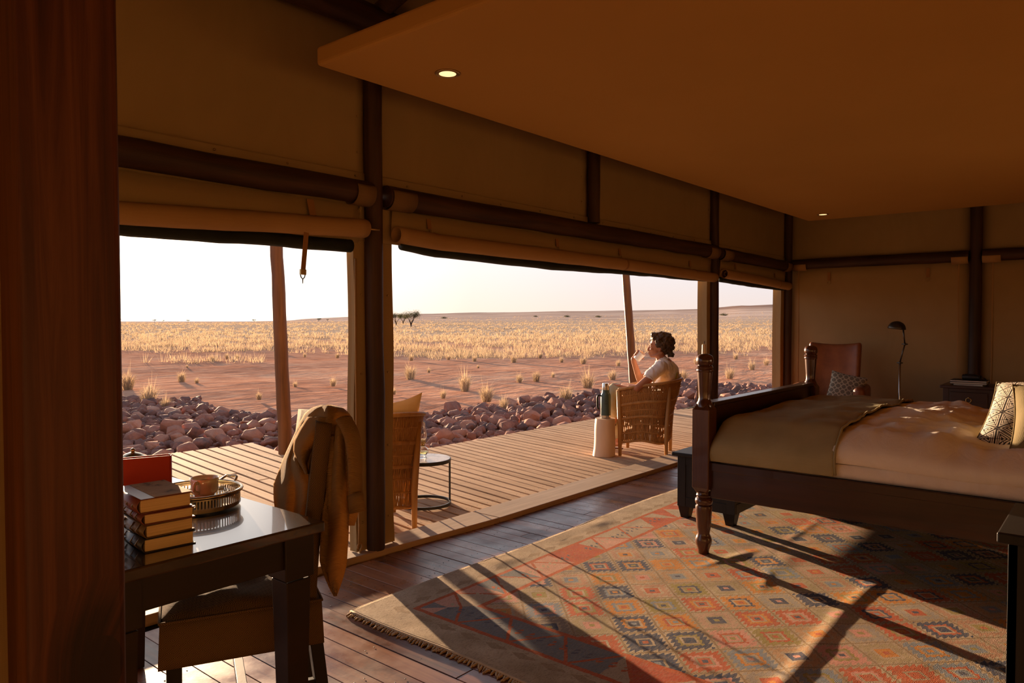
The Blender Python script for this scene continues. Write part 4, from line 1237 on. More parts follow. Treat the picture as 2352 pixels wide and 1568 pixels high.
# candlestick standing on the chest, mostly behind the bed post
cs = thing('candlestick', (4.70, 2.21, 0.463), 0, 'slim turned candlestick with cream candle on the black chest', 'candlestick')
M_TURNED = wood('turned_red_wood', (0.14, 0.04, 0.02), (0.30, 0.10, 0.05), 0.45, (20, 20, 2))
MB().lathe([(0.045, 0), (0.048, 0.008), (0.04, 0.02), (0.016, 0.035), (0.012, 0.07), (0.022, 0.10), (0.026, 0.125), (0.020, 0.15), (0.010, 0.165), (0.009, 0.30), (0.016, 0.315), (0.010, 0.33), (0.009, 0.44), (0.022, 0.455), (0.026, 0.475), (0.014, 0.478), (0.0, 0.478)], 18).build('stem', M_TURNED, cs, smooth=True)
cd = MB().lathe([(0.016, 0.472), (0.015, 0.60), (0.0135, 0.72), (0.011, 0.728), (0.0, 0.722)], 16).build('candle', plain('candle_wax', (0.75, 0.62, 0.42), 0.5), cs, smooth=True)
MB().tube([(0, 0, 0.72), (0.002, 0, 0.735), (0.006, 0.0, 0.748)], 0.0025, 6).build('wick', plain('burnt_wick', (0.08, 0.03, 0.01), 0.9), cd)

# ------------------------------------------------------------------ bedside table at right foreground
bt = thing('bedside_table', (2.975, -0.40, 0.008), 0, 'black wooden bedside table cut off by the right edge of the view', 'table')
MB().bb((-0.012, -0.06, 0.585), (0.52, 0.72, 0.622)).build('table_top', M_BLACKWOOD, bt, bevel=0.006)
MB().bb((0.02, -0.03, 0.0), (0.05, 0.69, 0.585)).build('side_panel', M_BLACKWOOD, bt, bevel=0.003)
MB().bb((0.02, 0.66, 0.0), (0.49, 0.69, 0.585)).build('side_panel', M_BLACKWOOD, bt, bevel=0.003)
MB().bb((0.46, -0.03, 0.0), (0.49, 0.69, 0.585)).build('side_panel', M_BLACKWOOD, bt, bevel=0.003)
MB().bb((0.05, -0.03, 0.02), (0.46, -0.01, 0.585)).build('door_panel', M_BLACKWOOD, bt, bevel=0.003)

# ------------------------------------------------------------------ leather armchair in the far corner
M_LEATHER = Mat('tan_leather', 0.42, 0.45)
M_LEATHER.col(M_LEATHER.ramp(M_LEATHER.noise(7, 4), [(0.3, (0.19, 0.055, 0.016)), (0.7, (0.30, 0.095, 0.03))])); M_LEATHER.bump(M_LEATHER.noise(120, 3), 0.15, 0.002); M_LEATHER = M_LEATHER.m
ac = thing('armchair', (8.72, 2.56, 0.0), R_(8), 'high-backed tan leather armchair in the far corner', 'armchair')
m = MB(); rows = []
for j in range(13):
    t = j / 12; z = lerp(0.38, 1.10, t); lean = 0.26 + 0.16 * t
    row = []
    for i in range(15):
        u = i / 14 * 2 - 1
        row.append((lean - 0.055 * abs(u) ** 3.0 * (0.6 + t * 0.4), u * lerp(0.285, 0.30, t), z - (0.030 * (1 - u * u) if j == 12 else 0.030 * (1 - u * u) * t ** 4)))
    rows.append(row)
m.sheet(rows).build('backrest', M_LEATHER, ac, smooth=True, solid=0.07, offset=-1, sub=1)
MB().bb((-0.32, -0.27, 0.26), (0.28, 0.27, 0.40)).build('seat', M_LEATHER, ac, bevel=0.05, seg=4)
MB().bb((-0.30, -0.34, 0.14), (0.34, 0.34, 0.31)).build('frame', M_LEATHER, ac, bevel=0.02)
for s in (-1, 1):
    MB().bb((-0.33, s * 0.335 - 0.06, 0.20), (0.30, s * 0.335 + 0.06, 0.635)).build('armrest', M_LEATHER, ac, bevel=0.055, seg=5)
    for x in (-0.26, 0.28): MB().hexa([(x-0.018, s*0.29-0.018, 0), (x+0.018, s*0.29-0.018, 0), (x+0.018, s*0.29+0.018, 0), (x-0.018, s*0.29+0.018, 0), (x-0.026, s*0.29-0.026, 0.15), (x+0.026, s*0.29-0.026, 0.15), (x+0.026, s*0.29+0.026, 0.15), (x-0.026, s*0.29+0.026, 0.15)]).build('leg', M_BLACKWOOD, ac)
def _ring_mat():
    M = Mat('ring_print', 0.9, 0.1); x, y, z = M.xyz(); s = 17.0
    fx, fz = (x * s).fr() - 0.5, (z * s).fr() - 0.5
    d = (fx * fx + fz * fz).m('SQRT'); gx2, gz2 = (x * s + 0.5).fr() - 0.5, (z * s + 0.5).fr() - 0.5
    d2 = (gx2 * gx2 + gz2 * gz2).m('SQRT')
    ln = ((d - 0.44).ab().lt(0.06)).mx((d2 - 0.30).ab().lt(0.05))
    M.col(M.mix(ln, (0.20, 0.165, 0.12), (0.50, 0.42, 0.30))); return M.m
M_RING = _ring_mat()
cushion('cushion', (8.62, 2.40, 0.40), 0.38, 0.38, 0.13, (R_(-18), R_(12), R_(-90 + 14)), M_RING, M_RING, 'grey cushion with looping pale lines on the leather armchair', None, 5)

# ------------------------------------------------------------------ jointed floor lamp
lp = thing('floor_lamp', (8.9, 1.883, 0), 0, 'slim jointed metal floor lamp with dome shade against the far wall', 'lamp')
M_GUN = plain('gun_metal', (0.10, 0.095, 0.085), 0.35, 0.5, 0.8)
MB().lathe([(0.13, 0), (0.132, 0.012), (0.12, 0.02), (0.03, 0.028), (0.014, 0.05), (0.0, 0.05)], 28).build('base', M_GUN, lp, smooth=True, angle=40)
MB().tube([(0, 0, 0.04), (0, -0.002, 0.885)], 0.011, 12).build('pole', M_STEEL, lp, smooth=True)
MB().tube([(0, -0.002, 0.895), (0, -0.048, 1.097)], 0.008, 10).build('lower_arm', M_GUN, lp, smooth=True)
MB().tube([(0, -0.048, 1.097), (0, -0.028, 1.275)], 0.008, 10).build('upper_arm', M_GUN, lp, smooth=True)
for (y, z) in ((-0.002, 0.89), (-0.048, 1.097)):
    j = MB().ball((0, y, z), 0.017, 12, 8).build('joint', M_GUN, lp, smooth=True)
    MB().tube([(0, y - 0.03, z), (0, y + 0.03, z)], 0.007, 8).build('wing_nut', M_GUN, j, smooth=True)
sh = thing('x'); bpy.data.objects.remove(sh)
dome = MB(); prof = [(0.090, 0.0), (0.088, 0.018), (0.078, 0.045), (0.060, 0.066), (0.034, 0.080), (0.012, 0.086), (0.0, 0.087)]
dome.M = Matrix.Translation((0, 0.035, 1.262)) @ Matrix.Rotation(R_(6), 4, 'X')
dome.lathe(prof, 28); dome.f = [f for f in dome.f if len(f) == 4 or 0 not in f]
dome.build('shade', M_GUN, lp, smooth=True, solid=0.003)

# ------------------------------------------------------------------ nightstand by the far wall and what lies on it
M_REDWOOD = wood('dark_red_wood', (0.018, 0.007, 0.004), (0.055, 0.020, 0.010), 0.35, (24, 24, 1.4), spec=0.5, axis='y', var=0.0)
ns = thing('nightstand', (8.78, 0.98, 0), 0, 'dark red wooden nightstand with ring-pull drawer against the far wall', 'nightstand')
MB().bb((-0.03, -0.03, 0.65), (0.45, 0.49, 0.682)).build('top', M_REDWOOD, ns, bevel=0.006)
MB().bb((0.0, 0.0, 0.40), (0.43, 0.46, 0.65)).build('body', M_REDWOOD, ns, bevel=0.003)
for x in (0.005, 0.38):
    for y in (0.0, 0.415): MB().bb((x - 0.01, y - 0.004, 0), (x + 0.045, y + 0.049, 0.65)).build('leg', M_REDWOOD, ns, bevel=0.003)
dr = MB().bb((-0.016, 0.065, 0.45), (0.0, 0.395, 0.615)).build('drawer', M_REDWOOD, ns, bevel=0.004)
MB().tube([(-0.022, 0.23 + 0.024 * math.cos(a), 0.535 + 0.024 * math.sin(a)) for a in [R_(20 * i) for i in range(18)]], 0.0045, 6, closed=True).build('ring_pull', M_BRASS, dr, smooth=True)
MB().ball((-0.020, 0.23, 0.56), 0.010, 8, 6).build('boss', M_BRASS, dr, smooth=True)
MB().bb((0.02, 0.05, 0.12), (0.41, 0.41, 0.145)).build('shelf', M_REDWOOD, ns, bevel=0.003)
M_PAPER = wood('book_pages', (0.52, 0.36, 0.17), (0.72, 0.54, 0.30), 0.85, (1.0, 1.0, 420), spec=0.05, var=0.0, bump=0.25)
M_PAGEW = plain('white_paper', (0.62, 0.58, 0.52), 0.8)
M_DARKCOVER = plain('black_cover', (0.020, 0.018, 0.018), 0.5)
def flat_book(name, loc, rz, w, d, h, cover, page, label, group=None, cat='book', hard=0.003):
    """lying book: w along spine, d from spine to fore-edge"""
    t = thing(name, loc, rz, label, cat, group)
    MB().bb((-w/2 + 0.004, -d/2 + 0.002, hard), (w/2 - 0.004, d/2 - 0.006, h - hard)).build('page_block', page, t, bevel=0.001, seg=1)
    MB().bb((-w/2, -d/2, h - hard), (w/2, d/2, h)).build('top_cover', cover, t, bevel=0.001, seg=1)
    MB().bb((-w/2, -d/2, 0), (w/2, d/2, hard)).build('bottom_cover', cover, t, bevel=0.001, seg=1)
    rows = [[(x, -d/2 + 0.002 - 0.010 * math.sin(math.pi * k / 8), h * k / 8) for k in range(9)] for x in (-w/2, w/2)]
    MB().sheet(rows).build('spine', cover, t, smooth=True, solid=0.002)
    return t
NZ = 0.682
flat_book('magazine', (8.93, 1.22, NZ), R_(86), 0.27, 0.21, 0.014, M_PAGEW, M_PAGEW, 'white magazine at the bottom of the pile on the nightstand', 'reading pile on the nightstand', 'magazine', 0.001)
flat_book('notebook', (8.93, 1.23, NZ + 0.0145), R_(93), 0.33, 0.23, 0.020, M_DARKCOVER, M_PAGEW, 'thick dark notebook in the middle of the nightstand pile', 'reading pile on the nightstand', 'notebook')
flat_book('notebook', (8.93, 1.225, NZ + 0.035), R_(90), 0.33, 0.23, 0.018, M_DARKCOVER, M_PAGEW, 'dark notebook on top of the nightstand pile under the binoculars', 'reading pile on the nightstand', 'notebook')
bn = thing('binoculars', (8.92, 1.20, NZ + 0.0535), R_(80), 'black binoculars lying on the notebooks with a loose strap', 'binoculars')
for s in (-1, 1):
    b = thing('x'); bpy.data.objects.remove(b)
    m = MB(); m.M = Matrix.Translation((0, s * 0.034, 0.030)) @ Matrix.Rotation(R_(90), 4, 'Y')
    m.lathe([(0.0, -0.075), (0.017, -0.075), (0.018, -0.055), (0.021, -0.035), (0.027, -0.01), (0.028, 0.05), (0.029, 0.078), (0.026, 0.08), (0.0, 0.076)], 18)
    m.build('barrel', M_BLACKMETAL, bn, smooth=True, angle=50)
MB().bb((-0.03, -0.02, 0.022), (0.03, 0.02, 0.036)).build('bridge', M_BLACKMETAL, bn, bevel=0.004)
MB().tube([(-0.05, 0.03, 0.045), (-0.08, 0.06, 0.03), (-0.10, 0.05, 0.0), (-0.125, 0.03, -0.04), (-0.115, 0.005, -0.045)], 0.005, 6, squash=0.3).build('strap', M_BLACKMETAL, bn, smooth=True)
MB().tube([(0.06, -0.04, 0.04), (0.0, -0.09, 0.035), (-0.06, -0.15, 0.015), (-0.09, -0.21, -0.035)], 0.016, 8, squash=0.25).build('strap_pad', M_BLACKMETAL, bn, smooth=True)
# ------------------------------------------------------------------ writing desk
M_DESK = wood('black_stained_desk', (0.008, 0.005, 0.003), (0.030, 0.015, 0.008), 0.22, (18, 18, 1.2), spec=0.9, axis='y', var=0.0, bump=0.015, coat=1.0)
M_DESKLEG = wood('black_stained_frame', (0.007, 0.004, 0.003), (0.024, 0.011, 0.006), 0.45, (18, 18, 1.2), spec=0.35, axis='x', var=0.0, bump=0.03)
dsk = thing('writing_desk', (0.98, 2.40, 0), 0, 'polished near-black writing desk in the left foreground', 'desk')
MB().bb((-0.33, -0.600, 0.728), (0.312, 0.60, 0.760)).build('desktop', M_DESK, dsk, bevel=0.005)
for a, b in (((-0.29, -0.575), (0.27, -0.555)), ((-0.29, 0.555), (0.27, 0.575)), ((-0.29, -0.56), (-0.27, 0.56)), ((0.25, -0.56), (0.27, 0.56))):
    MB().bb((a[0], a[1], 0.640), (b[0], b[1], 0.728)).build('apron', M_DESKLEG, dsk, bevel=0.002)
for x in (-0.255, 0.235):
    for y in (-0.540, 0.535):
        m = MB(); h0, h1 = 0.028, 0.040
        m.hexa([(x-h0, y-h0, 0), (x+h0, y-h0, 0), (x+h0, y+h0, 0), (x-h0, y+h0, 0), (x-h1, y-h1, 0.60), (x+h1, y-h1, 0.60), (x+h1, y+h1, 0.60), (x-h1, y+h1, 0.60)])
        lg = m.build('leg', M_DESKLEG, dsk, bevel=0.003)
        MB().bb((x - 0.048, y - 0.046, 0.605), (x + 0.048, y + 0.046, 0.728)).build('leg_block', M_DESKLEG, lg, bevel=0.003)
MB().bb((-0.23, 0.52, 0.16), (0.21, 0.548, 0.205)).build('stretcher', M_DESKLEG, dsk, bevel=0.003)

# ------------------------------------------------------------------ upholstered chair tucked under the desk
def _weave_mat():
    M = Mat('diamond_weave', 0.9, 0.1)
    x, y, z = M.xyz()
    s = 29.0
    u, v = (x + y) * s, z * s + (x - y) * 3.0
    a = ((u.fr() - 0.5).ab() + (v.fr() - 0.5).ab())
    st = ((a * 7.0).fr()).gt(0.5)
    n = M.noise(300, 2)
    M.col(M.mix(st, (0.050, 0.030, 0.016), M.mix(n, (0.17, 0.105, 0.048), (0.26, 0.165, 0.08))))
    M.bump(st + n, 0.35, 0.002); return M.m
M_WEAVE = _weave_mat()
CF = R_(154)
dc = thing('desk_chair', (1.262, 2.236, 0), CF, 'upholstered chair in brown diamond weave pushed under the desk', 'chair')
# seat cover with crown and pulled corners
rows = []
N = 22
for j in range(N + 1):
    row = []
    for i in range(N + 1):
        a, b = i / N * 2 - 1, j / N * 2 - 1
        k = (1 - a ** 4) * (1 - b ** 4)
        pull = 0.010 * math.sin(a * 9 + b * 3) * (1 - k) * (1 - abs(a)) if True else 0
        row.append((a * 0.23, b * 0.23, 0.470 + 0.040 * k ** 0.6 + 0.010 * fbm(a * 1.3, b * 1.3, 1.6, 3) * k - 0.012 * math.exp(-((a - 0.5) / 0.2) ** 2) * k))
    rows.append(row)
ed = [(-1 + 2 * i / N, -1) for i in range(N)] + [(1, -1 + 2 * i / N) for i in range(N)] + [(1 - 2 * i / N, 1) for i in range(N)] + [(-1, 1 - 2 * i / N) for i in range(N)]
seat = MB().sheet(rows).build('seat', M_WEAVE, dc, smooth=True)
sk = [[(a * (0.23 + 0.006 * (1 - z_)), b * (0.23 + 0.006 * (1 - z_)), lerp(0.335, 0.470, z_)) for a, b in ed] for z_ in (0, 0.25, 0.5, 0.75, 1)]
MB().sheet(sk, wrap=True).build('skirt', M_WEAVE, seat, smooth=True, angle=40, solid=0.003)
MB().tube([(a * 0.232, b * 0.232, 0.471) for a, b in ed], 0.0045, 6, closed=True).build('seat_piping', M_WEAVE, seat, smooth=True)
MB().bb((-0.215, -0.215, 0.34), (0.215, 0.215, 0.465)).build('seat_frame', M_BLACKWOOD, dc)
rows = []
for j in range(15):
    t = j / 14; row = []
    for i in range(9):
        u = i / 8 * 2 - 1
        row.append((-0.200 - 0.055 * t ** 1.3 + 0.012 * (u * u) - 0.004, u * 0.215 * (1 - 0.03 * t), lerp(0.45, 1.030 - 0.006 * u * u, t)))
    rows.append(row)
MB().sheet(rows).build('backrest', M_WEAVE, dc, smooth=True, solid=0.048, bevel=0.0)
for s in (-1, 1):
    MB().bar((0.195, s * 0.19, 0), (0.195, s * 0.195, 0.34), 0.036, 0.036, w2=0.042, h2=0.042).build('leg', M_BLACKWOOD, dc, bevel=0.002)
    MB().bar((-0.255, s * 0.19, 0), (-0.205, s * 0.195, 0.42), 0.034, 0.036, w2=0.042, h2=0.042).build('leg', M_BLACKWOOD, dc, bevel=0.002)
    MB().bar((-0.235, s * 0.19, 0.185), (0.195, s * 0.19, 0.185), 0.022, 0.042).build('side_stretcher', M_BLACKWOOD, dc, bevel=0.002)
MB().bar((0.0, -0.185, 0.185), (0.0, 0.185, 0.185), 0.030, 0.028).build('cross_stretcher', M_BLACKWOOD, dc, bevel=0.002)

# ------------------------------------------------------------------ knitted cardigan thrown over the chair back
def _knit():
    M = Mat('tan_knit', 0.95, 0.08)
    x, y, z = M.xyz()
    rib = ((z * 240.0 + (x + y) * 110.0).tri())
    st = ((x - y) * 150.0).sin() * 0.5 + 0.5
    n = M.noise(4, 3)
    c = M.ramp(rib * 0.3 + n * 0.7, [(0.25, (0.25, 0.145, 0.055)), (0.7, (0.40, 0.25, 0.11))])
    M.col(c); M.bump(rib * 0.7 + st * 0.4, 0.7, 0.004); M.translucent((0.50, 0.27, 0.09), 0.22)
    return M.m
M_KNIT = _knit()
cg = thing('cardigan', (1.36, 2.12, 0.75), 0, 'tan ribbed knit cardigan thrown over the back of the desk chair', 'cardigan')
OC = Vector(cg.location)
def loft(rows_px, cols=16, fold=0.012, nf=3.0, seed=0, belly=0.05):
    """rows of (py, left px, right px, depth left, depth right)"""
    py = [r[0] for r in rows_px]; out = []
    n = 34
    for j in range(n + 1):
        y = lerp(py[0], py[-1], j / n)
        g = [interp(y, py, [r[k] for r in rows_px]) for k in range(1, 5)]
        row = []
        for i in range(cols + 1):
            u = i / cols
            d = lerp(g[2], g[3], u) - belly * math.sin(math.pi * u) + fold * math.sin(nf * math.pi * (u + 0.18 * math.sin(y * 0.013 + seed)) + seed) * min(1, j / 6 + 0.2)
            d += 0.006 * fbm(u * 3 + seed, y * 0.012, 1.5, 3)
            row.append(at_d(lerp(g[0], g[1], u), y, d) - OC)
        out.append(row)
    return out
# crown gathered over the top of the chair back
crown = [(932, 738, 762, 2.52, 2.52), (938, 718, 786, 2.52, 2.46), (950, 702, 800, 2.54, 2.40), (968, 692, 812, 2.54, 2.38), (990, 682, 816, 2.56, 2.37), (1015, 688, 800, 2.55, 2.40)]
MB().sheet(loft(crown, 22, 0.014, 5.0, 1.0, 0.10)).build('shoulder', M_KNIT, cg, smooth=True, solid=0.008)
left = [(955, 700, 752, 2.56, 2.44), (985, 684, 742, 2.56, 2.42), (1020, 668, 700, 2.57, 2.42), (1055, 652, 690, 2.57, 2.40), (1085, 641, 702, 2.57, 2.38), (1112, 630, 714, 2.56, 2.38), (1150, 630, 712, 2.55, 2.38), (1190, 634, 700, 2.54, 2.40), (1235, 640, 698, 2.54, 2.42)]
MB().sheet(loft(left, 18, 0.016, 4.0, 2.3, 0.03)).build('front_panel', M_KNIT, cg, smooth=True, solid=0.008)
inner = [(960, 700, 775, 2.50, 2.44), (1010, 680, 775, 2.52, 2.44), (1060, 680, 765, 2.52, 2.44), (1110, 690, 742, 2.52, 2.44), (1185, 680, 730, 2.52, 2.44)]
MB().sheet(loft(inner, 10, 0.02, 2.0, 0.7, -0.02)).build('lining', M_KNIT, cg, smooth=True, solid=0.006)
lapel = [(958, 708, 766, 2.43, 2.36), (985, 690, 752, 2.42, 2.36), (1010, 677, 732, 2.41, 2.37), (1035, 676, 712, 2.40, 2.38), (1060, 686, 705, 2.40, 2.39), (1088, 702, 708, 2.40, 2.39)]
MB().sheet(loft(lapel, 10, 0.008, 2.0, 0.2, 0.03)).build('lapel', M_KNIT, cg, smooth=True, solid=0.008)
tail = [(975, 772, 800, 2.34, 2.34), (1040, 766, 802, 2.33, 2.33), (1110, 752, 800, 2.32, 2.32), (1180, 742, 800, 2.31, 2.32), (1235, 738, 798, 2.31, 2.32), (1290, 736, 795, 2.31, 2.32), (1315, 744, 790, 2.31, 2.32), (1345, 757, 780, 2.31, 2.32), (1368, 768, 772, 2.31, 2.32)]
MB().sheet(loft(tail, 12, 0.018, 2.2, 1.1, 0.0)).build('button_band', M_KNIT, cg, smooth=True, solid=0.008)
tail2 = [(1000, 742, 784, 2.36, 2.34), (1080, 736, 776, 2.35, 2.33), (1160, 738, 772, 2.34, 2.33), (1240, 740, 770, 2.34, 2.33), (1262, 742, 768, 2.34, 2.33)]
MB().sheet(loft(tail2, 8, 0.010, 2.0, 0.4, 0.0)).build('placket', M_KNIT, cg, smooth=True, solid=0.007)
right = [(968, 788, 812, 2.36, 2.38), (1010, 786, 822, 2.35, 2.38), (1060, 790, 828, 2.34, 2.38), (1120, 790, 830, 2.34, 2.38), (1180, 785, 820, 2.35, 2.38), (1206, 784, 812, 2.35, 2.38)]
MB().sheet(loft(right, 10, 0.010, 2.0, 2.0, 0.02)).build('back_panel', M_KNIT, cg, smooth=True, solid=0.008)
sp = [at_d(*p) - OC for p in ((790, 962, 2.36), (808, 1000, 2.33), (815, 1050, 2.32), (816, 1100, 2.32), (818, 1145, 2.31))]
slv = MB().tube(smooth_path(sp, 5), [0.030 - 0.0003 * i for i in range(21)], 16, squash=0.55).build('sleeve', M_KNIT, cg, smooth=True)
cp = [at_d(*p) - OC for p in ((815, 1134, 2.31), (818, 1150, 2.305), (822, 1176, 2.30))]
MB().tube(cp, [0.030, 0.0305, 0.032], 18, cap=False, squash=0.6).build('cuff', M_KNIT, slv, smooth=True, solid=0.006)

# ------------------------------------------------------------------ stack of old books
DZ = 0.760
M_COVB = plain('blue_black_cover', (0.022, 0.020, 0.024), 0.35, 0.5)
M_COVO = plain('olive_brown_cover', (0.11, 0.065, 0.022), 0.4, 0.5)
M_COVR = plain('maroon_cover', (0.14, 0.030, 0.012), 0.4, 0.5)
def _marble():
    M = Mat('marbled_cover', 0.8, 0.1); n = M.noise(11, 5, 0.7)
    M.col(M.ramp(n, [(0.33, (0.10, 0.055, 0.03)), (0.43, (0.38, 0.23, 0.11)), (0.8, (0.55, 0.36, 0.18))])); return M.m
M_MARBLE = _marble()
G_B = 'old hardbacks stacked on the desk'
b1 = flat_book('book', (0.888, 1.990, DZ), R_(-96), 0.205, 0.128, 0.036, M_COVB, M_PAPER, 'black hardback, lowest in the stack on the desk', G_B)
b2 = flat_book('book', (0.886, 1.992, DZ + 0.0365), R_(-93), 0.202, 0.124, 0.034, M_COVO, M_PAPER, 'olive-brown hardback second from the bottom of the desk stack', G_B)
b3 = flat_book('book', (0.890, 1.990, DZ + 0.071), R_(-97), 0.205, 0.126, 0.029, M_COVR, M_PAPER, 'maroon hardback directly under the top book of the stack', G_B)
b4 = flat_book('book', (0.880, 1.992, DZ + 0.1005), R_(-95), 0.200, 0.132, 0.038, M_COVR, M_PAPER, 'top book of the stack, marbled boards and red leather spine', G_B)
for ch_ in b4.children:
    if ch_.name.startswith('top_cover'):
        MB().bb((-0.098, -0.030, 0.0382), (0.098, 0.064, 0.0390)).build('marbled_paper', M_MARBLE, ch_)
for b in (b1, b2, b3, b4):
    for ch_ in list(b.children):
        if ch_.name.startswith('spine'):
            for q in (-0.07, -0.03, 0.03, 0.07):
                MB().tube([(q, -0.075 + 0.0095 + (0.132 / 2 - 0.066), 0.004), (q, -0.077, 0.018), (q, -0.0655, 0.032)], 0.0022, 6).build('raised_band', M_COVO, ch_, smooth=True)
# red book standing upright behind the stack
rbk = thing('book', (0.955, 2.205, DZ), R_(-21), 'bright red book standing upright behind the book stack', 'book', 'books on the desk')
M_RED = plain('red_cloth_cover', (0.42, 0.032, 0.012), 0.6, 0.3)
MB().bb((-0.062, -0.014, 0.0), (0.062, -0.0105, 0.190)).build('front_cover', M_RED, rbk, bevel=0.001, seg=1)
MB().bb((-0.062, 0.018, 0.0), (0.062, 0.0215, 0.190)).build('back_cover', M_RED, rbk, bevel=0.001, seg=1)
MB().bb((-0.060, -0.0105, 0.003), (0.058, 0.018, 0.186)).build('page_block', M_PAPER, rbk)
MB().sheet([[(0.062 + 0.006 * math.sin(math.pi * k / 6), -0.014 + 0.0355 * k / 6, z) for k in range(7)] for z in (0.0, 0.19)]).build('spine', M_RED, rbk, smooth=True, solid=0.002)

# ------------------------------------------------------------------ silver tray with coffee cup
M_SILVER = Mat('tarnished_silver', 0.22, 0.5, 1.0); M_SILVER.col(M_SILVER.ramp(M_SILVER.noise(14, 4), [(0.3, (0.36, 0.27, 0.17)), (0.7, (0.62, 0.52, 0.38))])); M_SILVER = M_SILVER.m
M_CHINA = Mat('cream_china', 0.12, 0.5, coat=0.3); M_CHINA.col(M_CHINA.ramp(M_CHINA.noise(5, 2), [(0.3, (0.66, 0.58, 0.42)), (0.7, (0.72, 0.64, 0.48))])); M_CHINA = M_CHINA.m
tc = at_z(452, 1126, 0.812)
ty = thing('tray', (tc.x, tc.y, DZ), R_(20), 'round silver tray with pierced gallery rim on the desk', 'tray')
TR = 0.128
MB().lathe([(0.0, 0.010), (TR - 0.006, 0.010), (TR, 0.012), (TR, 0.006), (TR - 0.01, 0.004), (0.0, 0.004)], 48).build('base', M_SILVER, ty, smooth=True, angle=40)
for k in range(3): MB().ball((TR * 0.8 * math.cos(2.1 * k), TR * 0.8 * math.sin(2.1 * k), 0.004), 0.006, 8, 6).build('foot', M_SILVER, ty, smooth=True)
for z0, z1, w in ((0.010, 0.020, 0.0), (0.044, 0.052, 0.001)):
    MB().lathe([(TR + w, z0), (TR + 0.003 + w, z0), (TR + 0.003 + w, z1), (TR + w, z1), (TR + w, z0)], 60).build('gallery_band', M_SILVER, ty, smooth=True, angle=40)
MB().tube([((TR + 0.006) * math.cos(a), (TR + 0.006) * math.sin(a), 0.054) for a in [2 * math.pi * k / 60 for k in range(60)]], 0.0055, 8, closed=True).build('rim', M_SILVER, ty, smooth=True)
m = MB(); m.box((TR + 0.001, 0, 0.032), (0.0018, 0.0042, 0.026)); me_bar = m.mesh('gallery_bar'); me_bar.materials.append(M_SILVER)
for k in range(84):
    o = bpy.data.objects.new('gallery_bar', me_bar); COL.objects.link(o); o.parent = ty; o.rotation_euler = (0, 0, 2 * math.pi * k / 84)
for s in (0, math.pi):
    hp = [((TR + 0.004) * math.cos(s + q), (TR + 0.004) * math.sin(s + q), 0.05) for q in (-0.24, 0.24)]
    c = Vector(((TR + 0.030) * math.cos(s), (TR + 0.030) * math.sin(s), 0.066))
    MB().tube(smooth_path([hp[0], c + (Vector(hp[0]) - Vector(hp[1])) * 0.35, c, c + (Vector(hp[1]) - Vector(hp[0])) * 0.35, hp[1]], 4), 0.004, 8).build('handle', M_SILVER, ty, smooth=True)
sp_ = at_z(470, 1134, 0.785)
sau = thing('saucer', (sp_.x, sp_.y, DZ + 0.0125), 0, 'cream china saucer on the silver tray', 'saucer')
MB().lathe([(0.0, 0.002), (0.030, 0.0), (0.033, 0.003), (0.055, 0.010), (0.076, 0.019), (0.078, 0.021), (0.075, 0.0215), (0.055, 0.0135), (0.034, 0.007), (0.0, 0.006)], 40).build('dish', M_CHINA, sau, smooth=True)
for a0 in (2.6, 5.9):
    M_W = M_PAGEW
    MB().bar((0.050 * math.cos(a0), 0.050 * math.sin(a0), 0.022), (0.066 * math.cos(a0 + 0.5), 0.066 * math.sin(a0 + 0.5), 0.026), 0.016, 0.006).build('sugar_sachet', M_PAGEW, sau, bevel=0.002)
cup = thing('coffee_cup', (sp_.x, sp_.y, DZ + 0.0185), R_(215), 'cream china coffee cup on its saucer', 'cup')
MB().lathe([(0.0, 0.003), (0.026, 0.0), (0.030, 0.002), (0.032, 0.008), (0.040, 0.014), (0.0415, 0.020), (0.0425, 0.045), (0.0440, 0.060), (0.0430, 0.0615), (0.0412, 0.060), (0.0395, 0.040), (0.0375, 0.018), (0.030, 0.010), (0.0, 0.009)], 40).build('bowl', M_CHINA, cup, smooth=True)
MB().lathe([(0.0, 0.046), (0.0396, 0.046)], 32).build('coffee', plain('coffee', (0.10, 0.045, 0.015), 0.15, 0.5), cup)
MB().tube(smooth_path([(0.041, 0, 0.052), (0.058, 0, 0.053), (0.066, 0, 0.042), (0.062, 0, 0.028), (0.040, 0, 0.018)], 5), 0.0045, 8, squash=1.4).build('handle', M_CHINA, cup, smooth=True)
# silver coffee pot behind the red book, mostly hidden
pp = at_d(318, 1150, 2.42)
pot = thing('coffee_pot', (1.04, 2.50, DZ), R_(125), 'silver coffee pot behind the red book, spout showing beside the pillar', 'coffee pot')
MB().lathe([(0.0, 0.0), (0.045, 0.0), (0.047, 0.006), (0.050, 0.02), (0.058, 0.05), (0.055, 0.09), (0.042, 0.125), (0.040, 0.135), (0.036, 0.136), (0.0, 0.136)], 32).build('body', M_SILVER, pot, smooth=True)
lid = MB().lathe([(0.041, 0.136), (0.039, 0.142), (0.026, 0.152), (0.008, 0.158), (0.0, 0.159)], 28).build('lid', M_SILVER, pot, smooth=True)
MB().ball((0, 0, 0.164), 0.008, 10, 7).build('knob', M_SILVER, lid, smooth=True)
MB().tube(smooth_path([(0.050, 0, 0.04), (0.078, 0, 0.07), (0.088, 0, 0.13), (0.105, 0, 0.165), (0.118, 0, 0.168)], 4), [0.016 - 0.0006 * i for i in range(17)], 12).build('spout', M_SILVER, pot, smooth=True)
MB().tube(smooth_path([(-0.042, 0, 0.118), (-0.075, 0, 0.125), (-0.09, 0, 0.09), (-0.078, 0, 0.05), (-0.054, 0, 0.04)], 4), 0.005, 8).build('handle', M_SILVER, pot, smooth=True)
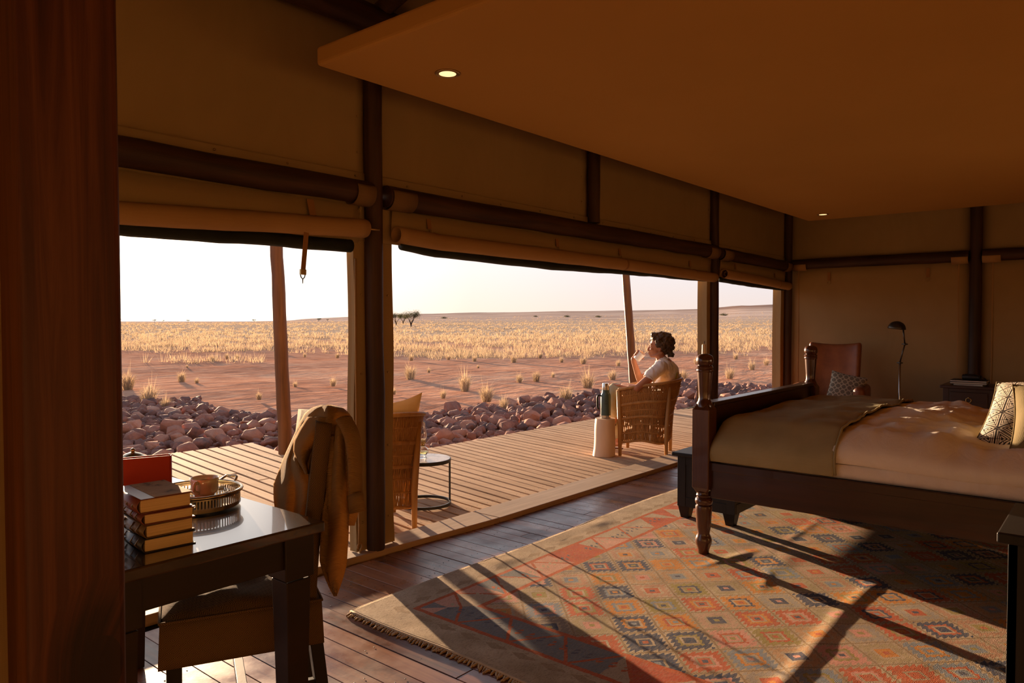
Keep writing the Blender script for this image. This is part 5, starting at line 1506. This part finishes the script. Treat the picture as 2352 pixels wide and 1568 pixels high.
# ------------------------------------------------------------------ wicker tub chairs
M_CANE = wood('golden_cane', (0.30, 0.135, 0.035), (0.52, 0.27, 0.085), 0.55, (30, 30, 2.0), var=0.05, bump=0.1)
M_CANEFRAME = wood('cane_frame', (0.34, 0.165, 0.05), (0.56, 0.31, 0.11), 0.5, (26, 26, 1.5), var=0.05)
def tub_pt(u, z):
    """u 0..1 round the shell from the left arm front, past the back, to the right arm front; chair faces +x"""
    fl = interp(z, [0.10, 0.40, 0.80], [0.0, 0.012, 0.085])
    hw, back = 0.245 + fl * 0.75, 0.235 + fl * 1.35
    front = 0.235 + fl * 0.2
    # straight side, round back, straight side
    L1 = (front + back * 0.25); arc = math.pi * 0.5 * (hw + back * 0.75) * 1.0
    T = 2 * L1 + arc; s = u * T
    if s < L1: return Vector((front - s, hw, z))
    if s > L1 + arc: return Vector((front - (T - s), -hw, z))
    a = (s - L1) / arc * math.pi
    return Vector((-back * 0.25 - back * 0.75 * math.sin(a) ** 0.85, hw * math.cos(a), z))
def top_z(u):
    e = abs(u - 0.5) * 2
    return lerp(0.765, 0.665, e ** 1.6)
def low_z(u):
    return 0.135 + 0.045 * math.sin(u * math.pi * 3) ** 2 * 0.6
def wicker_chair(loc, rz, label):
    t = thing('wicker_chair', loc, rz, label, 'chair', 'wicker tub chairs on the deck')
    NU = 120
    # vertical canes: thin splints, woven in front of and behind the bands
    m = MB(); n = 190
    for k in range(n):
        u = (k + 0.5) / n + 0.0015 * math.sin(k * 7.3)
        zt, zb = top_z(u), low_z(u)
        pts = []
        for j in range(9):
            z = lerp(zb, zt, j / 8)
            p = tub_pt(u, z); c = tub_pt(min(1, u + 0.002), z) - tub_pt(max(0, u - 0.002), z)
            nrm = Vector((c.y, -c.x, 0)).normalized() * (0.0035 * (1 if (j + k) % 2 else -1))
            pts.append(p + nrm)
        m.tube(pts, 0.0040, 4)
    m.build('cane_weave', M_CANE, t, smooth=True)['kind'] = 'stuff'
    # denser panel of crossed splints in the upper shell
    m = MB()
    for k in range(150):
        for sg in (-1, 1):
            u0 = (k + 0.5) / 150
            pts = []
            for j in range(7):
                f = j / 6; u = min(0.999, max(0.001, u0 + sg * 0.035 * f)); z = lerp(0.40, top_z(u) - 0.01, f)
                pts.append(tub_pt(u, z))
            m.tube(pts, 0.0032, 4)
    m.build('crossed_weave', M_CANE, t, smooth=True)['kind'] = 'stuff'
    for zf, r in ((0.0, 0.009), (0.16, 0.006), (0.30, 0.006), (0.44, 0.011), (0.56, 0.006), (0.70, 0.012), (0.86, 0.006)):
        pts = []
        for i in range(NU + 1):
            u = i / NU; pts.append(tub_pt(u, lerp(low_z(u), top_z(u), zf)))
        MB().tube(pts, r, 6, squash=1.5 if r > 0.008 else 1.0).build('woven_band', M_CANE, t, smooth=True)
    rim = [tub_pt(i / NU, top_z(i / NU)) for i in range(NU + 1)]
    MB().tube(rim, 0.017, 10, squash=0.9).build('rim', M_CANEFRAME, t, smooth=True)
    for s in (1, -1):
        MB().tube([(0.235, s * 0.245, 0.0), (0.235, s * 0.247, 0.3), (0.245, s * 0.285, 0.66)], [0.017, 0.024, 0.022], 10).build('front_post', M_CANEFRAME, t, smooth=True)
        MB().tube([(-0.215, s * 0.20, 0.0), (-0.215, s * 0.20, 0.25), (-0.25, s * 0.22, 0.70)], [0.017, 0.023, 0.020], 10).build('back_post', M_CANEFRAME, t, smooth=True)
    # seat deck and front apron
    o = [tub_pt(i / 40, 0.385) * 0.97 for i in range(41)]
    m = MB(); m.poly([(p.x, p.y) for p in o][::-1], 0.365, 0.392); m.build('seat', M_CANE, t, bevel=0.004)
    for z in (0.36, 0.20): MB().tube([(0.236, 0.245, z), (0.246, 0, z - 0.02), (0.236, -0.245, z)], 0.010, 8).build('front_rail', M_CANEFRAME, t, smooth=True)
    return t
C1 = Vector((3.09, 3.78, 0.003)); A1 = R_(72)
C2 = Vector((6.60, 3.72, 0.003)); A2 = R_(112)
wicker_chair(C1, A1, 'wicker tub chair just behind the centre post, back to the room')
wicker_chair(C2, A2, 'wicker tub chair with a person sitting in it')
M_CREAM = cloth('cream_cushion_cloth', (0.60, 0.46, 0.28), (0.70, 0.56, 0.37), 0.85, 900, 6, 0.2, (0.7, 0.5, 0.28), 0.15)
f1 = Vector((math.cos(A1), math.sin(A1), 0))
cq = C1 - f1 * 0.13
cushion('cushion', (cq.x, cq.y, 0.40), 0.50, 0.50, 0.13, (R_(12), 0, A1 + R_(-90)), M_CREAM, M_CREAM, 'cream cushion standing in the wicker chair behind the centre post', None, 2, sagx=0.045)
def _stripe():
    M = Mat('striped_cushion_cloth', 0.85, 0.1); x, y, z = M.xyz()
    s = (x * 9.0).fr()
    c = M.mix(s.lt(0.16), (0.66, 0.55, 0.38), (0.38, 0.33, 0.05)); c = M.mix((s - 0.5).ab().lt(0.03), c, (0.45, 0.40, 0.12)); M.col(c); return M.m
M_STRIPE = _stripe()
f2 = Vector((math.cos(A2), math.sin(A2), 0)); l2 = Vector((-f2.y, f2.x, 0))
cq = C2 - f2 * 0.205 - l2 * 0.07
cushion('cushion', (cq.x, cq.y, 0.40), 0.44, 0.44, 0.09, (R_(14), R_(6), A2 + R_(-90)), M_STRIPE, M_STRIPE, 'cream cushion with olive stripes behind the seated person', None, 8)

# ------------------------------------------------------------------ round side table and oil lamp
tb = Vector((3.70, 3.935, 0.003))
rt = thing('side_table', tb, 0, 'round marble-topped side table with black ring base on the deck', 'table')
def _marb():
    M = Mat('pale_marble', 0.18, 0.5); n = M.noise(5, 6, 0.7, dist=1.5); M.col(M.ramp(n, [(0.38, (0.30, 0.25, 0.22)), (0.5, (0.62, 0.55, 0.50)), (0.7, (0.74, 0.68, 0.62))])); return M.m
TRd, TH = 0.195, 0.335
MB().lathe([(0.0, TH - 0.012), (TRd - 0.006, TH - 0.012), (TRd - 0.006, TH + 0.004), (0.0, TH + 0.004)], 48).build('marble_top', _marb(), rt, smooth=True, angle=40)
MB().lathe([(TRd - 0.006, TH - 0.022), (TRd, TH - 0.022), (TRd, TH + 0.003), (TRd - 0.006, TH + 0.003), (TRd - 0.006, TH - 0.022)], 48).build('rim', M_BLACKMETAL, rt, smooth=True, angle=40)
MB().lathe([(TRd - 0.012, 0.0), (TRd, 0.0), (TRd, 0.020), (TRd - 0.012, 0.020), (TRd - 0.012, 0.0)], 48).build('base_ring', M_BLACKMETAL, rt, smooth=True, angle=40)
for a in (-38, 82, 202): MB().bar(((TRd - 0.008) * math.cos(R_(a)), (TRd - 0.008) * math.sin(R_(a)), 0.018), ((TRd - 0.008) * math.cos(R_(a)), (TRd - 0.008) * math.sin(R_(a)), TH - 0.018), 0.010, 0.010).build('leg', M_BLACKMETAL, rt)
def glass(name, c=(1, 1, 1), rough=0.0):
    M = Mat(name, rough, 0.5, trans=1.0); M.b.inputs['IOR'].default_value = 1.45; M.col(c); return M.m
M_GLASS = glass('clear_glass', (0.97, 0.95, 0.90))
M_OIL = glass('lamp_oil', (0.92, 0.80, 0.35))
ol = thing('oil_lamp', (tb.x - 0.010, tb.y + 0.012, tb.z + TH + 0.004), 0, 'small glass oil lamp with chimney on the round table', 'oil lamp')
MB().lathe([(0.0, 0.0), (0.034, 0.0), (0.034, 0.006), (0.026, 0.014), (0.030, 0.024), (0.046, 0.042), (0.049, 0.055), (0.042, 0.072), (0.022, 0.084), (0.018, 0.092), (0.016, 0.092), (0.020, 0.083), (0.039, 0.070), (0.046, 0.055), (0.043, 0.043), (0.027, 0.026), (0.0, 0.022)], 32).build('font', M_GLASS, ol, smooth=True)
MB().lathe([(0.0, 0.0225), (0.0268, 0.0265), (0.0425, 0.0435), (0.0445, 0.050), (0.0, 0.050)], 28).build('oil', M_OIL, ol, smooth=True)
bu = MB().lathe([(0.0, 0.092), (0.020, 0.092), (0.021, 0.098), (0.016, 0.102), (0.024, 0.112), (0.026, 0.120), (0.022, 0.126), (0.010, 0.130), (0.0, 0.138)], 24).build('burner', M_BRASS, ol, smooth=True)
MB().tube([(0.018, 0.0, 0.105), (0.040, 0.0, 0.105)], 0.003, 6).build('wick_key', M_BRASS, bu)
MB().lathe([(0.024, 0.118), (0.026, 0.122), (0.030, 0.145), (0.034, 0.170), (0.031, 0.195), (0.023, 0.225), (0.020, 0.262), (0.0215, 0.268), (0.0200, 0.268), (0.0182, 0.262), (0.0212, 0.225), (0.0292, 0.195), (0.032, 0.170), (0.028, 0.145), (0.024, 0.122)], 32).build('chimney', M_GLASS, ol, smooth=True)

# ------------------------------------------------------------------ stump stool and flask
M_STUMP = wood('peeled_wood', (0.56, 0.37, 0.23), (0.72, 0.53, 0.37), 0.6, (9, 9, 0.9), var=0.0, bump=0.15)
sq = at_z(1388, 1046)
st = thing('stump_stool', (sq.x, sq.y, 0.003), 0, 'pale peeled tree-stump stool beside the seated person', 'stool')
rows = []
for j in range(15):
    t = j / 14; z = 0.372 * t; row = []
    for k in range(28):
        a = 2 * math.pi * k / 28
        r = (0.113 - 0.008 * t + 0.004 * max(0, 1 - t * 5)) * (1 + 0.05 * math.sin(2 * a + 1.0) + 0.025 * math.sin(3 * a + t * 2)) * (1 + 0.03 * math.sin(t * 7 + a))
        row.append((r * math.cos(a) + 0.012 * t * _RV.x, r * math.sin(a) + 0.012 * t * _RV.y, z))
    rows.append(row)
m = MB(); m.sheet(rows, wrap=True); m.f.append(tuple(range(27, -1, -1)))
m.build('trunk', M_STUMP, st, smooth=True, angle=60)
def _rings():
    M = Mat('stump_end_grain', 0.6, 0.3); x, y, z = M.xyz(); d = (x * x + y * y).m('SQRT')
    M.col(M.ramp(((d + M.noise(12, 3) * 0.012) * 130.0).tri(), [(0.2, (0.50, 0.33, 0.19)), (0.8, (0.66, 0.47, 0.30))])); return M.m
m = MB(); m.v = [(p[0], p[1], p[2] + 0.001) for p in rows[-1]]; m.f = [tuple(range(28))]; m.build('cut_top', _rings(), st)
fz = 0.003 + 0.3735
fk = thing('flask', (sq.x + 0.012 * _RV.x, sq.y + 0.012 * _RV.y, fz), math.atan2(-_RV.y, -_RV.x), 'tall green vacuum flask with steel cap on the stump stool', 'flask')
M_GREENP = plain('hammered_green', (0.045, 0.085, 0.075), 0.4, 0.5)
MB().lathe([(0.050, 0.032), (0.0505, 0.034), (0.050, 0.225), (0.048, 0.240), (0.040, 0.252), (0.037, 0.262), (0.036, 0.285), (0.0, 0.285)], 32).build('body', M_GREENP, fk, smooth=True, angle=50)
MB().lathe([(0.0, 0.0), (0.048, 0.0), (0.0495, 0.003), (0.0495, 0.032), (0.0, 0.032)], 32).build('base_band', M_STEEL, fk, smooth=True, angle=50)
MB().lathe([(0.0, 0.285), (0.034, 0.285), (0.035, 0.290), (0.034, 0.345), (0.031, 0.352), (0.0, 0.353)], 32).build('cup_cap', M_STEEL, fk, smooth=True, angle=50)
MB().tube(smooth_path([(0.046, 0, 0.228), (0.072, 0, 0.228), (0.082, 0, 0.212), (0.082, 0, 0.14), (0.078, 0, 0.105), (0.066, 0, 0.092)], 4), 0.0065, 8, squash=1.5).build('handle', M_BLACKMETAL, fk, smooth=True)
# dark maker's mark and lettering line on the flask front (towards the camera side)
va = math.atan2(-sq.y, -sq.x) - math.atan2(-_RV.y, -_RV.x)
def on_flask(a, z, w, h, r=0.0512):
    return [(r * math.cos(va + a + s * w), r * math.sin(va + a + s * w), z + q * h) for s, q in ((-1, -1), (1, -1), (1, 1), (-1, 1))]
m = MB()
for dx_, dz_ in ((-0.10, 0.004), (0.02, -0.006), (0.12, 0.005)):
    r = 0.0513; a = va + dx_
    m._add([(r * math.cos(a - 0.07), r * math.sin(a - 0.07), 0.183 + dz_), (r * math.cos(a - 0.02), r * math.sin(a - 0.02), 0.183 + dz_), (r * math.cos(a + 0.08), r * math.sin(a + 0.08), 0.170 + dz_), (r * math.cos(a + 0.03), r * math.sin(a + 0.03), 0.170 + dz_)], [(0, 1, 2, 3)])
m.build('emblem', M_BLACKMETAL, fk)
m = MB()
for k in range(9): m._add(on_flask(-0.26 + k * 0.066, 0.150, 0.022, 0.0022), [(0, 1, 2, 3)])
m.build('lettering', M_BLACKMETAL, fk)
# ------------------------------------------------------------------ seated person drinking from a mug (built in the chair's frame: x forward, y left, z up)
M_SKIN = Mat('skin', 0.5, 0.35); M_SKIN.col(M_SKIN.ramp(M_SKIN.noise(9, 3), [(0.3, (0.36, 0.145, 0.075)), (0.7, (0.46, 0.20, 0.11))]))
M_SKIN.b.inputs['Subsurface Weight'].default_value = 0.15; M_SKIN.b.inputs['Subsurface Radius'].default_value = (0.02, 0.008, 0.004); M_SKIN = M_SKIN.m
M_SHIRT = cloth('blush_linen', (0.80, 0.75, 0.72), (0.88, 0.83, 0.80), 0.9, 900, 7, 0.4, (0.7, 0.5, 0.38), 0.12)
M_TROUS = cloth('khaki_cotton', (0.36, 0.31, 0.21), (0.46, 0.40, 0.28), 0.9, 900, 8, 0.4)
def _hair():
    M = Mat('brown_hair', 0.5, 0.3); n = M.noise(45, 4, 0.7); M.col(M.ramp(n, [(0.3, (0.022, 0.012, 0.006)), (0.7, (0.12, 0.062, 0.026))])); M.bump(n, 0.9, 0.012); return M.m
M_HAIR = _hair()
def fuse(m, name, mat, parent, voxel, smooth_it=4, sf=0.5):
    """one continuous surface out of overlapping limbs"""
    o = m.build(name, mat, None)
    md = o.modifiers.new('r', 'REMESH'); md.mode = 'VOXEL'; md.voxel_size = voxel
    sm = o.modifiers.new('s', 'SMOOTH'); sm.iterations = smooth_it; sm.factor = sf
    tmp = bpy.data.scenes.new('tmp'); COL.objects.unlink(o); tmp.collection.objects.link(o)
    with bpy.context.temp_override(scene=tmp, view_layer=tmp.view_layers[0]):
        dg = bpy.context.evaluated_depsgraph_get()
        me = bpy.data.meshes.new_from_object(o.evaluated_get(dg)); me.name = name
    tmp.collection.objects.unlink(o); COL.objects.link(o); bpy.data.scenes.remove(tmp)
    old = o.data; o.modifiers.clear(); o.data = me; bpy.data.meshes.remove(old)
    if not me.materials: me.materials.append(mat)
    me.polygons.foreach_set('use_smooth', [True] * len(me.polygons))
    o.parent = parent
    return o
def limb(m, pts, rad, n=12, span=5, sq=1.0):
    P = smooth_path(pts, span); R2 = []
    for i in range(len(P)):
        f = i / span; a = int(min(f, len(rad) - 1)); b = min(a + 1, len(rad) - 1); R2.append(lerp(rad[a], rad[b], f - a))
    m.tube(P, R2, n, squash=sq); m.ball(P[0], R2[0], 10, 7); m.ball(P[-1], R2[-1], 10, 7)
ps = thing('person', C2, A2, 'person in a pale short-sleeved shirt and khaki trousers drinking from a mug', 'person')
HT = Matrix.Translation((-0.112, 0.0, 1.085)) @ Matrix.Rotation(R_(10), 4, 'Z') @ Matrix.Rotation(R_(-4), 4, 'Y')
mug_c = Vector((0.088, -0.050, 0.985)); mug_ax = Vector((-0.66, 0.16, 0.73)).normalized()
e1 = (Vector((1, 0, 0)) - mug_ax * mug_ax.x).normalized(); e2 = mug_ax.cross(e1)     # e1 forward round the mug
def mug_pt(th, h, r): return mug_c + mug_ax * h + e1 * (r * math.cos(th)) + e2 * (r * math.sin(th))
b = MB()
# torso and neck
limb(b, [(-0.12, 0, 0.50), (-0.155, 0, 0.66), (-0.175, 0, 0.80), (-0.168, 0, 0.90), (-0.150, 0, 0.945)], [0.125, 0.115, 0.125, 0.10, 0.06], 18)
b.ball((-0.165, 0, 0.865), (0.095, 0.175, 0.085), 18, 12)
limb(b, [(-0.152, 0, 0.92), (-0.135, 0, 0.975), (-0.125, 0, 1.03)], [0.058, 0.050, 0.050], 14)
# head: skull, jaw, face
b.M = HT
b.ball((-0.008, 0, 0.025), (0.092, 0.072, 0.092), 20, 14)
b.ball((0.032, 0, -0.035), (0.058, 0.056, 0.078), 18, 12)
b.ball((0.058, 0, -0.092), (0.026, 0.028, 0.022), 12, 8)                    # chin
limb(b, [(-0.03, 0.052, -0.055), (0.02, 0.050, -0.088), (0.055, 0.018, -0.098)], [0.020, 0.018, 0.016], 8, 3)
limb(b, [(-0.03, -0.052, -0.055), (0.02, -0.050, -0.088), (0.055, -0.018, -0.098)], [0.020, 0.018, 0.016], 8, 3)
limb(b, [(0.082, 0, 0.020), (0.094, 0, -0.012), (0.105, 0, -0.036)], [0.009, 0.011, 0.0125], 8, 3)    # nose
for s in (-1, 1):
    b.ball((0.098, s * 0.010, -0.043), (0.011, 0.009, 0.008), 8, 6)
    b.ball((0.072, s * 0.032, 0.022), (0.018, 0.022, 0.009), 10, 6)         # brow
    b.ball((0.066, s * 0.036, -0.030), (0.022, 0.022, 0.020), 10, 7)        # cheek
    b.ball((0.072, s * 0.030, 0.003), (0.014, 0.015, 0.010), 10, 7)         # eyelid
    limb(b, [(-0.010, s * 0.073, -0.035), (-0.022, s * 0.082, 0.0), (-0.014, s * 0.082, 0.018), (0.0, s * 0.075, 0.012)], [0.008, 0.009, 0.009, 0.006], 8, 3)   # ear
b.ball((0.088, 0, -0.066), (0.013, 0.022, 0.007), 10, 6); b.ball((0.086, 0, -0.078), (0.012, 0.019, 0.007), 10, 6)   # lips
b.M = None
# near arm resting over the armrest, hand in the lap
limb(b, [(-0.150, 0.165, 0.895), (-0.060, 0.245, 0.790), (0.055, 0.290, 0.690)], [0.050, 0.046, 0.037], 12)
limb(b, [(0.055, 0.290, 0.690), (0.130, 0.230, 0.690), (0.225, 0.150, 0.695)], [0.037, 0.034, 0.024], 12)
b.ball((0.262, 0.118, 0.695), (0.046, 0.040, 0.016), 12, 8, Matrix.Rotation(R_(-38), 3, 'Z'))
for k in range(4):
    o_ = Vector((0.290 + 0.006 * k, 0.122 - 0.018 * k + 0.010, 0.697)); l_ = (0.070, 0.078, 0.074, 0.060)[k]
    limb(b, [o_, o_ + Vector((l_ * 0.45, -l_ * 0.30, 0.004)), o_ + Vector((l_ * 0.80, -l_ * 0.52, -0.012)), o_ + Vector((l_ * 0.95, -l_ * 0.60, -0.030))], [0.0095, 0.0088, 0.008, 0.007], 8, 3)
limb(b, [(0.240, 0.100, 0.693), (0.258, 0.068, 0.690), (0.285, 0.050, 0.684)], [0.012, 0.0105, 0.0085], 8, 3)
# far arm raised with the mug
limb(b, [(-0.140, -0.165, 0.895), (-0.010, -0.225, 0.800), (0.110, -0.235, 0.735)], [0.050, 0.046, 0.037], 12)
wrist = mug_pt(R_(-60), -0.080, 0.052)
limb(b, [(0.110, -0.235, 0.735), Vector((0.125, -0.19, 0.80)), wrist], [0.037, 0.035, 0.024], 12)
palm = mug_pt(R_(-70), -0.010, 0.055)
limb(b, [wrist, palm, mug_pt(R_(-62), 0.022, 0.053)], [0.024, 0.027, 0.022], 10, 4)
for k in range(4):
    h = -0.030 + 0.0195 * k; st_ = -62 + 4 * k; sp_a = (72, 84, 84, 76)[k]
    limb(b, [mug_pt(R_(st_ + sp_a * q), h + 0.004 * math.sin(q * 3), 0.0395 + 0.0095) for q in (0.0, 0.28, 0.55, 0.8, 1.0)], [0.0105, 0.0098, 0.0092, 0.0085, 0.0075], 8, 3)
limb(b, [mug_pt(R_(-85), -0.030, 0.052), mug_pt(R_(-125), -0.016, 0.049), mug_pt(R_(-158), 0.0, 0.0465), mug_pt(R_(-180), 0.010, 0.0465)], [0.015, 0.0125, 0.0108, 0.009], 8, 3)
# legs
limb(b, [(-0.10, 0.085, 0.515), (0.12, 0.095, 0.60), (0.315, 0.080, 0.645)], [0.088, 0.078, 0.056], 14)
limb(b, [(0.315, 0.080, 0.645), (0.345, 0.045, 0.50), (0.335, 0.0, 0.345)], [0.054, 0.050, 0.034], 12)
limb(b, [(0.335, 0.0, 0.345), (0.345, -0.005, 0.30), (0.415, -0.015, 0.262), (0.470, -0.02, 0.245)], [0.034, 0.036, 0.030, 0.020], 10, 4, 0.75)
limb(b, [(-0.10, -0.09, 0.49), (0.14, -0.10, 0.51), (0.345, -0.10, 0.50)], [0.085, 0.075, 0.055], 14)
limb(b, [(0.345, -0.10, 0.50), (0.345, -0.105, 0.32), (0.315, -0.11, 0.095)], [0.054, 0.048, 0.033], 12)
limb(b, [(0.300, -0.11, 0.062), (0.36, -0.112, 0.050), (0.46, -0.12, 0.034)], [0.034, 0.032, 0.022], 10, 4, 0.8)
body = fuse(b, 'body', M_SKIN, ps, 0.0055, 5)
# shirt with short wide sleeves and collar
s_ = MB()
limb(s_, [(-0.12, 0, 0.52), (-0.155, 0, 0.66), (-0.180, 0, 0.80), (-0.172, 0, 0.885), (-0.158, 0, 0.925)], [0.150, 0.138, 0.145, 0.115, 0.070], 18)
s_.ball((-0.168, 0, 0.865), (0.112, 0.193, 0.094), 20, 12); s_.ball((-0.195, 0.0, 0.78), (0.115, 0.165, 0.11), 16, 10)
for sg in (1, -1):
    limb(s_, [(-0.155, sg * 0.150, 0.895), (-0.110, sg * 0.205, 0.845), ((-0.075 if sg > 0 else -0.06), sg * 0.232, 0.812)], [0.066, 0.067, 0.068], 14)
shirt = fuse(s_, 'shirt', M_SHIRT, ps, 0.009, 4)
for v in shirt.data.vertices:
    c = v.co; n_ = 0.010 * fbm(c.x * 9 + c.y * 4, c.z * 5, 1.6, 3) + 0.004 * math.sin(c.z * 46 + c.y * 30)
    v.co = c + v.normal * n_
ring = [(-0.152 + 0.062 * math.cos(a), 0.064 * math.sin(a), 0.945 - 0.016 * math.cos(a)) for a in [R_(20 * i) for i in range(18)]]
MB().tube(ring, 0.012, 8, closed=True, squash=1.5).build('collar', M_SHIRT, shirt, smooth=True)
MB().tube([(-0.262 + 0.02 * abs(q) ** 2, q * 0.155, 0.862 + 0.012 * abs(q)) for q in np.linspace(-1, 1, 15)], 0.0035, 6).build('yoke_seam', M_SHIRT, shirt, smooth=True)
for sg in (1, -1):
    c_ = Vector(((-0.075 if sg > 0 else -0.06), sg * 0.236, 0.806)); ax_ = Vector((0.5, sg * 0.45, -0.62)).normalized(); a1_ = ax_.orthogonal().normalized(); a2_ = ax_.cross(a1_)
    MB().tube([c_ + ax_ * 0.045 + (a1_ * math.cos(a) + a2_ * math.sin(a)) * 0.060 for a in [R_(20 * i) for i in range(18)]], 0.006, 6, closed=True).build('sleeve_hem', M_SHIRT, shirt, smooth=True)
t_ = MB()
limb(t_, [(-0.12, 0.05, 0.515), (0.12, 0.095, 0.60), (0.322, 0.080, 0.648)], [0.115, 0.090, 0.068], 14)
limb(t_, [(0.322, 0.080, 0.648), (0.350, 0.045, 0.50), (0.340, 0.006, 0.385)], [0.068, 0.066, 0.054], 12)
limb(t_, [(-0.12, -0.06, 0.50), (0.14, -0.10, 0.515), (0.350, -0.10, 0.505)], [0.112, 0.088, 0.068], 14)
limb(t_, [(0.350, -0.10, 0.505), (0.350, -0.105, 0.32), (0.325, -0.11, 0.16)], [0.066, 0.062, 0.056], 12)
t_.ball((-0.12, 0, 0.52), (0.13, 0.175, 0.105), 16, 10)
tr_ = fuse(t_, 'trousers', M_TROUS, ps, 0.010, 4)
for v in tr_.data.vertices:
    c = v.co; v.co = c + v.normal * (0.006 * fbm(c.x * 8, c.z * 10 + c.y * 6, 1.6, 3))
# short curly hair, long on top
h_ = MB(); h_.M = HT; rr = random.Random(21)
h_.ball((-0.035, 0, 0.045), (0.092, 0.086, 0.082), 18, 12)
k = 0
while k < 250:
    v = Vector((rr.gauss(0, 1), rr.gauss(0, 1), rr.gauss(0, 1))).normalized()
    p = Vector((-0.035 + v.x * 0.112, v.y * 0.094, 0.042 + v.z * 0.096))
    if p.x > 0.020 and p.z < 0.070: continue
    if p.z < -0.085 or (p.x > -0.030 and p.z < 0.010): continue
    h_.ball(p + Vector((rr.gauss(0, 0.004), rr.gauss(0, 0.004), rr.gauss(0, 0.004))), rr.uniform(0.012, 0.022), 8, 6); k += 1
for k in range(26):    # swept quiff over the forehead
    h_.ball((0.045 + rr.uniform(-0.03, 0.028), rr.uniform(-0.055, 0.055), 0.110 + rr.uniform(-0.015, 0.020)), rr.uniform(0.016, 0.024), 8, 6)
for k in range(34):    # fuller back
    h_.ball((-0.125 + rr.uniform(-0.020, 0.02), rr.uniform(-0.06, 0.06), 0.0 + rr.uniform(-0.075, 0.075)), rr.uniform(0.016, 0.024), 8, 6)
hair = fuse(h_, 'hair', M_HAIR, ps, 0.0065, 2)
for v in hair.data.vertices:
    c = v.co; v.co = c + v.normal * (0.007 * mnoise.noise(c * 55.0) + 0.004 * mnoise.noise(c * 120.0))
# eyes, brows, earring
M_EYE = plain('eye_white', (0.75, 0.70, 0.65), 0.2); M_DARK = plain('iris_dark', (0.03, 0.018, 0.01), 0.2)
for sg in (1, -1):
    m = MB(); m.M = HT; m.ball((0.079, sg * 0.030, 0.001), 0.0095, 12, 8); ey = m.build('eye', M_EYE, ps, smooth=True)
    m = MB(); m.M = HT; m.ball((0.0865, sg * 0.0305, 0.001), (0.003, 0.0045, 0.0045), 10, 6); m.build('iris', M_DARK, ey, smooth=True)
    m = MB(); m.M = HT; m.tube([(0.090, sg * 0.014, 0.024), (0.088, sg * 0.030, 0.030), (0.074, sg * 0.048, 0.024)], [0.003, 0.0035, 0.002], 6); m.build('eyebrow', M_HAIR, ps, smooth=True)
m = MB(); m.M = HT; m.tube([(-0.006, 0.080 + 0.0, -0.052 + 0.008 * math.cos(a)) if False else (-0.006 + 0.008 * math.sin(a), 0.079, -0.050 + 0.008 * math.cos(a)) for a in [R_(30 * i) for i in range(12)]], 0.0016, 6, closed=True); m.build('earring', M_BRASS, ps, smooth=True)
M_SANDAL = plain('brown_sandal', (0.16, 0.06, 0.025), 0.5)
m = MB(); m.tube([(0.325, 0.0, 0.272), (0.37, -0.008, 0.243), (0.43, -0.018, 0.222), (0.485, -0.022, 0.214)], [0.030, 0.034, 0.038, 0.024], 10, squash=0.28); m.tube([(0.40, 0.026, 0.24), (0.408, 0.022, 0.285), (0.412, -0.016, 0.298), (0.408, -0.052, 0.28), (0.40, -0.054, 0.235)], 0.007, 6); m.build('sandal', M_SANDAL, ps, smooth=True)
m = MB(); m.tube([(0.265, -0.11, 0.010), (0.35, -0.112, 0.010), (0.43, -0.118, 0.010), (0.50, -0.122, 0.010)], [0.030, 0.034, 0.038, 0.026], 10, squash=0.26); m.tube([(0.40, -0.075, 0.012), (0.405, -0.082, 0.062), (0.405, -0.118, 0.078), (0.40, -0.155, 0.06), (0.395, -0.16, 0.012)], 0.007, 6); m.build('sandal', M_SANDAL, ps, smooth=True)
# the mug in the raised hand
mg = thing('mug', (0, 0, 0), 0, 'white enamel mug held up to the mouth of the seated person', 'mug')
q = (Matrix.Rotation(A2, 3, 'Z') @ mug_ax).to_track_quat('Z', 'Y')
mg.location = C2 + Matrix.Rotation(A2, 3, 'Z') @ (mug_c - mug_ax * 0.043); mg.rotation_euler = q.to_euler()
M_ENAMEL = plain('white_enamel', (0.80, 0.78, 0.76), 0.25, 0.5)
MB().lathe([(0.0, 0.001), (0.035, 0.0), (0.0375, 0.003), (0.0385, 0.05), (0.0395, 0.090), (0.0405, 0.0915), (0.0392, 0.0925), (0.0375, 0.090), (0.0365, 0.05), (0.035, 0.006), (0.0, 0.005)], 28).build('cup', M_ENAMEL, mg, smooth=True)
